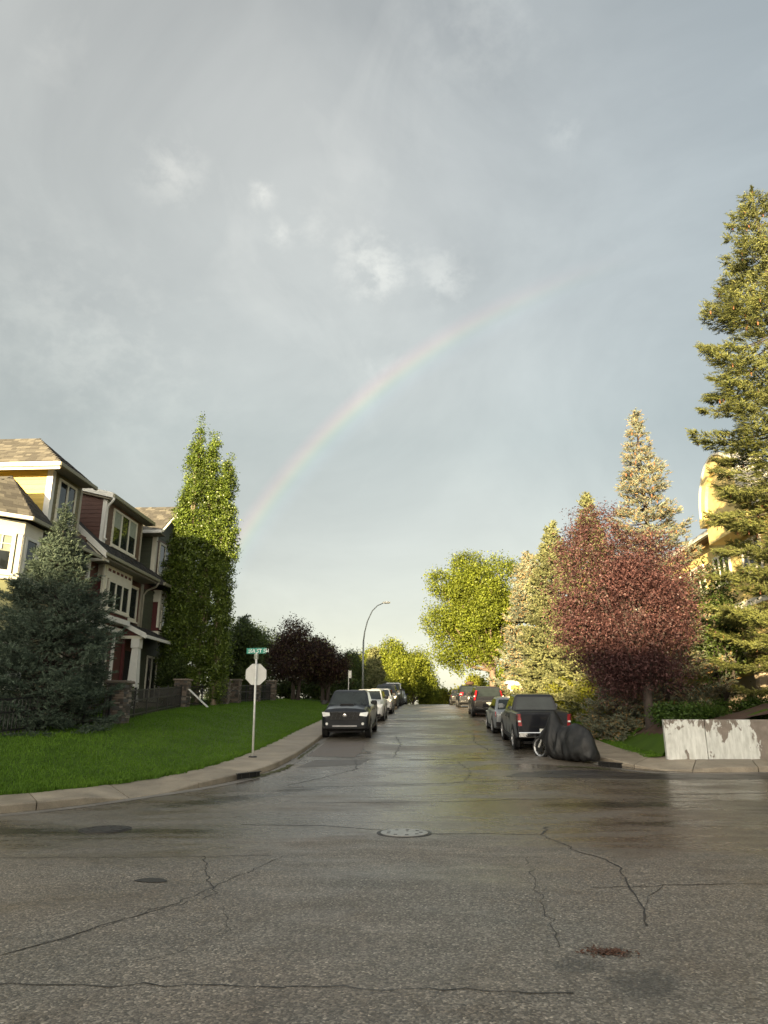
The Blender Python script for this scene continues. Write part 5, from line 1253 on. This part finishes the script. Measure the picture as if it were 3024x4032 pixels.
def broadleaf(name, label, base, blobs, mat, seed, group, trunk_r=.18, leaf=.16, clumps=420, per=34, sig=.30, bark='bark', fork=.35, stems=None, droop=0, cat='tree', shell=.55, limbs=True, aspect=.62):
    """blobs: (x, y, z, rx, ry, rz) in world metres"""
    g = np.random.default_rng(seed); x, y, z = base; t = thing(name, label, cat, base, 0, group)
    bl = np.array(blobs, float); vol = (bl[:, 3] * bl[:, 4] * bl[:, 5]) ** (2 / 3); share = np.maximum((vol / vol.sum() * clumps).astype(int), 3)
    C = []; O = []
    for b, n in zip(bl, share):
        d = unit(g.normal(0, 1, (n, 3))); r = (shell + (1.06 - shell) * g.random(n) ** .7)[:, None]; p = b[:3] + d * b[3:6] * r
        C.append(p); O.append(d)
    C = np.concatenate(C); O = np.concatenate(O); n = len(C)
    if limbs:
        tr = MB(); ctr = bl[:, :3].mean(0); fz = z + (bl[:, 2].min() - z) * fork
        for sx_, sy_ in (stems or [(0, 0)]):
            top = np.array([x + sx_ * 2, y + sy_ * 2, bl[:, 2].mean()])
            tr.tube([(x + sx_, y + sy_, z - .2), (x + sx_, y + sy_, z + .3), (x + sx_ * 1.3, y + sy_ * 1.3, fz), top], [trunk_r * 1.25, trunk_r, trunk_r * .85, trunk_r * .3], 8)
        tr.build('trunk', M[bark], t, base, smooth=True)
        br = MB(); f0 = np.array([x, y, fz])
        for b in bl:
            mid = (f0 + b[:3]) / 2 + np.array([0, 0, -.12 * np.linalg.norm(b[:3] - f0)]); br.tube([f0, mid, b[:3]], [trunk_r * .5, trunk_r * .3, trunk_r * .12], 6, False)
            for p in C[g.choice(n, min(5, n))]:
                if np.linalg.norm((p - b[:3]) / b[3:6]) < 1.15: br.tube([b[:3], (b[:3] + p) / 2 + g.normal(0, .08, 3), p], [trunk_r * .13, trunk_r * .08, .006], 4, False)
        br.build('branches', M[bark], t, base)
    off = g.normal(0, sig, (n, per, 3)); off[..., 2] = off[..., 2] * .8 - droop * np.abs(off[..., 2]); P = C[:, None, :] + off
    nn = unit(O[:, None, :] * .55 + g.normal(0, .62, (n, per, 3)) + UP * .35); nn = nn.reshape(-1, 3); P = P.reshape(-1, 3)
    a = unit(np.cross(nn, g.normal(0, 1, nn.shape))); b_ = np.cross(nn, a); s = leaf * (.4 + 1.0 * g.random(len(P)))[:, None]
    V = np.stack([P - a * s * .5, P - b_ * s * aspect * .5 + nn * s * .08, P + a * s * .5 - UP * s * .1, P + b_ * s * aspect * .5 + nn * s * .08], 1)
    fast_mesh('crown', V, 4, mat, t, base); return t


def lobes(g, c, r, n, sub, flat=1.0):
    """big core plus smaller lobes round it for an uneven outline"""
    c = np.array(c, float); r = np.array(r, float); out = [(*c, *(r * .72))]
    for i in range(n):
        d = unit(g.normal(0, 1, 3)); d[2] = d[2] * flat; p = c + d * r * (.55 + .25 * g.random()); out.append((*p, *(r * sub * (.75 + .5 * g.random()))))
    return out


LF = dict(
    spruce_blue=leafy('blue_spruce_needles', (.10, .125, .088), (.29, .30, .20), .12, .6, tip=(.40, .25, .10), clump=.9), spruce_dark=leafy('dark_spruce_needles', (.040, .062, .044), (.105, .140, .095), .12, .6, clump=1.1), spruce_green=leafy('green_spruce_needles', (.062, .080, .022), (.18, .185, .052), .15, .6, clump=1.0), spruce_gold=leafy('golden_spruce_needles', (.090, .11, .045), (.25, .25, .11), .15, .6, clump=.8),  # blue spruce tip: sunlit gold put into a share of the needles
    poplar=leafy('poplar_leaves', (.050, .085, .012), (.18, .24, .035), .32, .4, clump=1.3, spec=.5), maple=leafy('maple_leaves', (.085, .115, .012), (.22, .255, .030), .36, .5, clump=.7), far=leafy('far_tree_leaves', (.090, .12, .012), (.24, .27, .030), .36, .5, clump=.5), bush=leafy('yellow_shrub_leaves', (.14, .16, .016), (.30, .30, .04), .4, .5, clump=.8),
    plum=leafy('purple_plum_leaves', (.048, .023, .024), (.155, .074, .070), .28, .5, clump=1.2), plum_dark=leafy('dark_plum_leaves', (.018, .010, .010), (.06, .026, .022), .25, .5, tip=(.10, .085, .03), clump=1.0), shade=leafy('shaded_green_leaves', (.030, .050, .012), (.085, .12, .028), .3, .5, clump=1.0), shrub=leafy('low_shrub_leaves', (.028, .058, .010), (.08, .14, .024), .3, .5, clump=1.5))

gS = 'spruces in front of the yellow building'
zl = lambda x, y: float(lawn_z(x, y)); zy = lambda x, y: float(yard_z(x, y))
conifer('spruce_tree', 'dark blue spruce on the left lawn in front of the row houses', (-11.75, 21.9, zl(-11.75, 21.9) - .1), 7.0, 2.0, LF['spruce_dark'], 11, None, power=.62, droop=.22, per_m=5.0, tw=.26, needle=.07, nw=.0125, k=13, first=.02, nodes=9, gap=1.0, dens=1.2, lead=.75, width=([0, .12, .4, .6, .78, .9, 1.0], [.98, 1.0, .92, .66, .27, .12, .03]))
conifer('spruce_tree', 'very tall green spruce at the right edge above the low wall', (13.45, 24.6, zy(13.4, 24.6)), 19.7, 3.05, LF['spruce_green'], 21, gS, droop=.36, per_m=4.4, tw=.30, needle=.095, nw=.0145, k=11, first=.05, cones=260, nodes=9, gap=1.22, dens=1.9, width=([0, .15, .5, .66, .76, .86, .93, 1.0], [1.0, 1.03, .98, .93, .62, .36, .24, .08]), lop=lambda a: 1.0 + .12 * math.sin(3 * a + 1))
conifer('spruce_tree', 'tall silvery blue spruce rising behind the purple plum tree', (9.5, 29.6, zy(9.5, 29.6)), 13.2, 3.2, LF['spruce_blue'], 31, gS, power=.95, droop=.18, tw=.30, needle=.10, nw=.016, k=11, first=.06, cones=260, lead=1.0, gap=1.15)
conifer('spruce_tree', 'blue spruce whose tip shows at the left shoulder of the plum tree', (8.35, 35.0, zy(8.35, 35)), 10.9, 2.7, LF['spruce_gold'], 41, gS, power=.95, droop=.18, tw=.34, needle=.10, nw=.028, k=10, first=.06, cones=120, lead=1.1)
conifer('spruce_tree', 'golden tipped spruce between the plum tree and the round maple', (7.25, 39.2, zy(7.25, 39.2)), 10.4, 2.7, LF['spruce_gold'], 51, gS, power=.8, droop=.18, tw=.36, needle=.11, nw=.030, k=10, first=.05, cones=220, lead=1.0)
conifer('spruce_tree', 'pale spruce with a thin spire standing beside the round maple', (6.8, 45.5, zy(6.8, 45.5)), 10.0, 2.5, LF['spruce_blue'], 61, gS, power=.7, droop=.15, tw=.38, needle=.12, nw=.034, k=10, first=.04, cones=80, lead=1.3)
conifer('spruce_tree', 'small blue spruce under the purple plum tree', (7.3, 27.6, zy(7.3, 27.6)), 2.5, 1.55, LF['spruce_blue'], 71, None, power=.6, droop=.1, tw=.26, needle=.07, nw=.018, k=12, first=.03, nodes=9, lead=.4)
conifer('spruce_tree', 'pale spruce glowing among the round trees near the crest', (-5.35, 76, float(zs(76)) + .1), 5.6, 1.6, LF['spruce_gold'], 81, None, power=.8, tw=.5, needle=.16, nw=.05, k=8, dens=.6)
conifer('spruce_tree', 'dark spruce tip behind the poplars', (-13.3, 52, zl(-13.3, 52)), 5.9, 1.7, LF['spruce_dark'], 91, None, power=.8, tw=.45, needle=.14, nw=.04, k=8, dens=.6)
conifer('spruce_tree', 'thin far spruce at the end of the street', (5.3, 150, -.5), 6.0, 1.2, LF['spruce_gold'], 95, None, tw=.7, needle=.3, nw=.10, k=6, dens=.4)

# columnar poplars
g = np.random.default_rng(5); gP = 'columnar poplars beside the row houses'


def poplar(label, base, H, r, seed):
    gg = np.random.default_rng(seed); x, y, z = base; bl = []; n = 34
    for i in range(n):
        t_ = (i + .5) / n; w = r * float(np.interp(t_, [0, .06, .2, .5, .8, .93, 1.0], [.6, .85, 1.0, 1.0, .88, .66, .22])) * (.8 + .38 * gg.random())
        a = gg.random() * 6.28; o = r * .34 * (.4 + gg.random()) * (1 if t_ < .9 else .3); bl.append((x + o * math.cos(a), y + o * math.sin(a), z + .6 + t_ * (H - .9), w * .70, w * .70, H * .055 * (.8 + .7 * gg.random())))
    broadleaf('poplar_tree', label, base, bl, LF['poplar'], seed, gP, trunk_r=.14, leaf=.094, clumps=1050, per=48, sig=.13, bark='bark_pale', fork=.4, shell=.62, aspect=.8)


poplar('tallest left poplar with bright sunlit side', (-12.55, 37.0, zl(-12.55, 37.0)), 15.4, .74, 101)
poplar('second tall poplar close behind the sunlit one', (-11.8, 37.3, zl(-11.8, 37.3)), 15.1, .72, 102)
poplar('shaded poplar on the street side of the group', (-10.95, 37.5, zl(-10.95, 37.5)), 13.6, .70, 103)
poplar('short poplar against the green house', (-13.2, 36.9, zl(-13.2, 36.9)), 11.6, .62, 104)

# plum trees
gg = np.random.default_rng(9)
pb = lobes(gg, (6.95, 25.3, 5.0), (2.3, 2.0, 2.3), 20, .34) + [(5.5, 25.3, 7.3, 1.0, .9, 1.1), (6.3, 25.2, 8.2, .8, .7, .9), (5.6, 25.2, 8.3, .5, .5, .7), (7.6, 25.3, 7.4, 1.1, .9, .9), (6.6, 25.3, 6.9, 1.4, 1.2, 1.0), (8.5, 25.3, 6.5, 1.0, .9, 1.0), (5.1, 25.3, 6.1, .9, .9, 1.1), (4.9, 25.1, 5.2, .6, .7, .9), (5.2, 25.2, 4.4, .9, .9, 1.0), (8.5, 25.3, 5.0, .9, .9, 1.2), (6.2, 25, 3.5, 1.2, 1.0, .7), (7.9, 25.1, 3.5, 1.1, 1.0, .8)]
pb = [(b_[0] + .22, *b_[1:]) for b_ in pb]
broadleaf('plum_tree', 'large purple leaved plum tree by the right sidewalk', (7.55, 25.35, zy(7.3, 25.3) - .2), pb, LF['plum'], 201, 'purple plum trees', trunk_r=.17, leaf=.085, clumps=2300, per=40, sig=.22, bark='bark_dark', fork=.75, droop=.4, shell=.35, aspect=.5)
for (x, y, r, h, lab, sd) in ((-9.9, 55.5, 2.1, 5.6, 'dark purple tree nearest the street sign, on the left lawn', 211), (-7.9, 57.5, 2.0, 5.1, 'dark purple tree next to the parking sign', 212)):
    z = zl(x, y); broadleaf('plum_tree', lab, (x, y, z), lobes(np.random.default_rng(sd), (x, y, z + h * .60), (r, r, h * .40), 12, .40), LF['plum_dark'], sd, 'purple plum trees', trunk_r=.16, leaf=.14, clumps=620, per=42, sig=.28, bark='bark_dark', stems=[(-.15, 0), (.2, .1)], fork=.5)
# left background trees
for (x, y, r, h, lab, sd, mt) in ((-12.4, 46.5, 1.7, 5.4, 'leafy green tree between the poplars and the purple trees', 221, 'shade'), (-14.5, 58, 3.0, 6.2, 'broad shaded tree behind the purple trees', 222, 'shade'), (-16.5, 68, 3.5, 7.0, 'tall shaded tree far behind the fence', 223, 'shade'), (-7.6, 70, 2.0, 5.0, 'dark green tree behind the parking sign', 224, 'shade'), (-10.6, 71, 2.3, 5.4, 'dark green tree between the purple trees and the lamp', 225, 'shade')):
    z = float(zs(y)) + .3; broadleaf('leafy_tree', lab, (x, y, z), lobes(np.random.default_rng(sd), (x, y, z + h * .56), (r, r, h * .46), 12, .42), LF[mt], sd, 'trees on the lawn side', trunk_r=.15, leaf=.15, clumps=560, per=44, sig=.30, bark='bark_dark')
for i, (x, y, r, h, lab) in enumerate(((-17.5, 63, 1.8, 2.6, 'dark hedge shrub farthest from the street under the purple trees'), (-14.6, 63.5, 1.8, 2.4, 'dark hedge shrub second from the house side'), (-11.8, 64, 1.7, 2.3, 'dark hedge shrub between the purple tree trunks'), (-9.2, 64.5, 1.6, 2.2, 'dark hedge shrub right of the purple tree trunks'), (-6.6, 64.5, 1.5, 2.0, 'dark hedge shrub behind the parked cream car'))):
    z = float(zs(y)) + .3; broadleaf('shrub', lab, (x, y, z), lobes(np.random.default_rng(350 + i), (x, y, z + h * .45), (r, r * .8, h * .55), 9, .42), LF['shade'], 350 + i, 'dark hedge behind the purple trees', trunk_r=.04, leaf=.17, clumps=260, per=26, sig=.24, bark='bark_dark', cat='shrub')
# round sunlit trees at the crest
for (x, y, r, h, lab, sd) in ((-7.6, 93, 3.6, 7.2, 'round sunlit tree left of the lamp pole at the crest', 231), (-4.2, 91, 3.6, 8.2, 'tallest round sunlit tree behind the lamp pole', 232), (-1.5, 92, 2.8, 6.6, 'round sunlit tree nearest the street at the crest', 233), (.3, 97, 1.5, 4.6, 'small sunlit tree at the end of the lawn side cars', 234)):
    z = float(zs(y)) - .2; broadleaf('leafy_tree', lab, (x, y, z), lobes(np.random.default_rng(sd), (x, y, z + h * .55), (r, r, h * .48), 13, .38), LF['far'], sd, 'sunlit round trees at the crest', trunk_r=.16, leaf=.21, clumps=700, per=44, sig=.38, bark='bark_dark')
# big maple on the right
mb = lobes(np.random.default_rng(243), (4.9, 62, 10.3), (3.7, 3.8, 4.4), 38, .25)[1:] + [(5.2, 62, 10, 2.0, 2.0, 2.6)] + [(1.5, 62, 13.0, 1.1, 1.1, 1.2), (1.2, 62, 9.8, 1.2, 1.2, 1.6), (1.9, 61.5, 7.2, 1.3, 1.2, 1.2), (3.4, 62, 6.4, 1.4, 1.3, 1.0), (6.6, 62, 14.0, 1.6, 1.4, 1.3), (3.9, 62, 14.6, 1.5, 1.4, 1.1)]
broadleaf('maple_tree', 'big round sunlit maple beside the street on the spruce side', (5.75, 62, zy(6.1, 62)), mb, LF['maple'], 241, None, trunk_r=.32, leaf=.17, clumps=2300, per=46, sig=.33, bark='bark', fork=.75, shell=.55)
broadleaf('leafy_tree', 'sparse leafy tree between the plum tree and the tall spruce', (11.3, 28.4, zy(11.3, 28.4)), lobes(np.random.default_rng(245), (11.3, 28.4, 5.3), (1.25, 1.2, 3.0), 14, .34), LF['shade'], 245, None, trunk_r=.09, leaf=.12, clumps=330, per=30, sig=.22, bark='bark_dark')
# shrubs
gB = 'sunlit shrubs along the spruce side'
for i, (x, y, r, h, lab, mt, lf) in enumerate(((6.6, 41.2, 1.0, 2.6, 'yellow green shrub behind the white utility box', 'bush', .14), (7.0, 36.6, .95, 2.3, 'yellow green shrub above the navy pickup bed', 'bush', .12), (7.5, 32.8, .95, 2.0, 'yellow green shrub beside the small blue spruce', 'bush', .11), (6.9, 49.5, .9, 2.4, 'green shrub at the foot of the maple', 'shade', .15), (8.2, 38.0, 1.1, 2.8, 'green shrub between the golden spruces', 'shade', .13),
    (2.2, 99, 1.6, 2.4, 'bright hedge shrub where the street drops over the crest', 'bush', .28), (4.6, 100, 1.7, 2.7, 'bright hedge shrub beside the far sedan', 'bush', .28), (7.2, 97, 2.0, 4.2, 'bright tall shrub beyond the far black car', 'bush', .28), (10, 92, 2.6, 6.0, 'bright leafy shrub tree behind the maple trunk', 'far', .3), (.6, 103, 1.3, 2.0, 'low bright shrub at the middle of the crest', 'bush', .28))):
    z = zy(x, y) if y < 60 else float(zs(y)) + .05; gg = np.random.default_rng(300 + i)
    broadleaf('shrub', lab, (x, y, z), lobes(gg, (x, y, z + h * .5), (r, r, h * .5), 8, .42), LF[mt], 300 + i, gB, trunk_r=.04, leaf=lf, clumps=240, per=26, sig=.20 if y < 60 else .35, bark='bark', cat='shrub')
for i, (x, y, r, h, lab) in enumerate(((7.75, 23.6, .7, .6, 'low green shrub right behind the end of the peeling wall'), (9.0, 25.2, .8, .55, 'low green shrub between the peeling wall and the porch'), (10.4, 27.4, .9, .9, 'low green shrub under the tall spruce'), (12.2, 27.0, 1.0, 1.0, 'low green shrub in front of the porch columns'))):
    z = zy(x, y); broadleaf('shrub', lab, (x, y, z), lobes(np.random.default_rng(330 + i), (x, y, z + h * .45), (r, r, h * .5), 8, .42), LF['shrub'], 330 + i, 'low shrubs on the planted bank', trunk_r=.025, leaf=.085, clumps=200, per=26, sig=.12, bark='bark', cat='shrub')
broadleaf('shrub', 'shaded climbing shrub on the porch of the green house', (-12.6, 35.9, zl(-12.6, 35.9)), lobes(np.random.default_rng(340), (-12.7, 36.2, 3.6), (.6, .8, 1.3), 8, .45), LF['shade'], 340, None, trunk_r=.04, leaf=.11, clumps=260, per=28, sig=.16, bark='bark_dark', cat='shrub')
broadleaf('shrub', 'small dark shrub beside the spruce pillar', (-12.4, 28.6, zl(-12.4, 28.6)), lobes(np.random.default_rng(341), (-12.4, 28.6, 2.4), (.7, .8, .8), 6, .45), LF['shade'], 341, None, trunk_r=.03, leaf=.10, clumps=160, per=26, sig=.14, bark='bark_dark', cat='shrub')
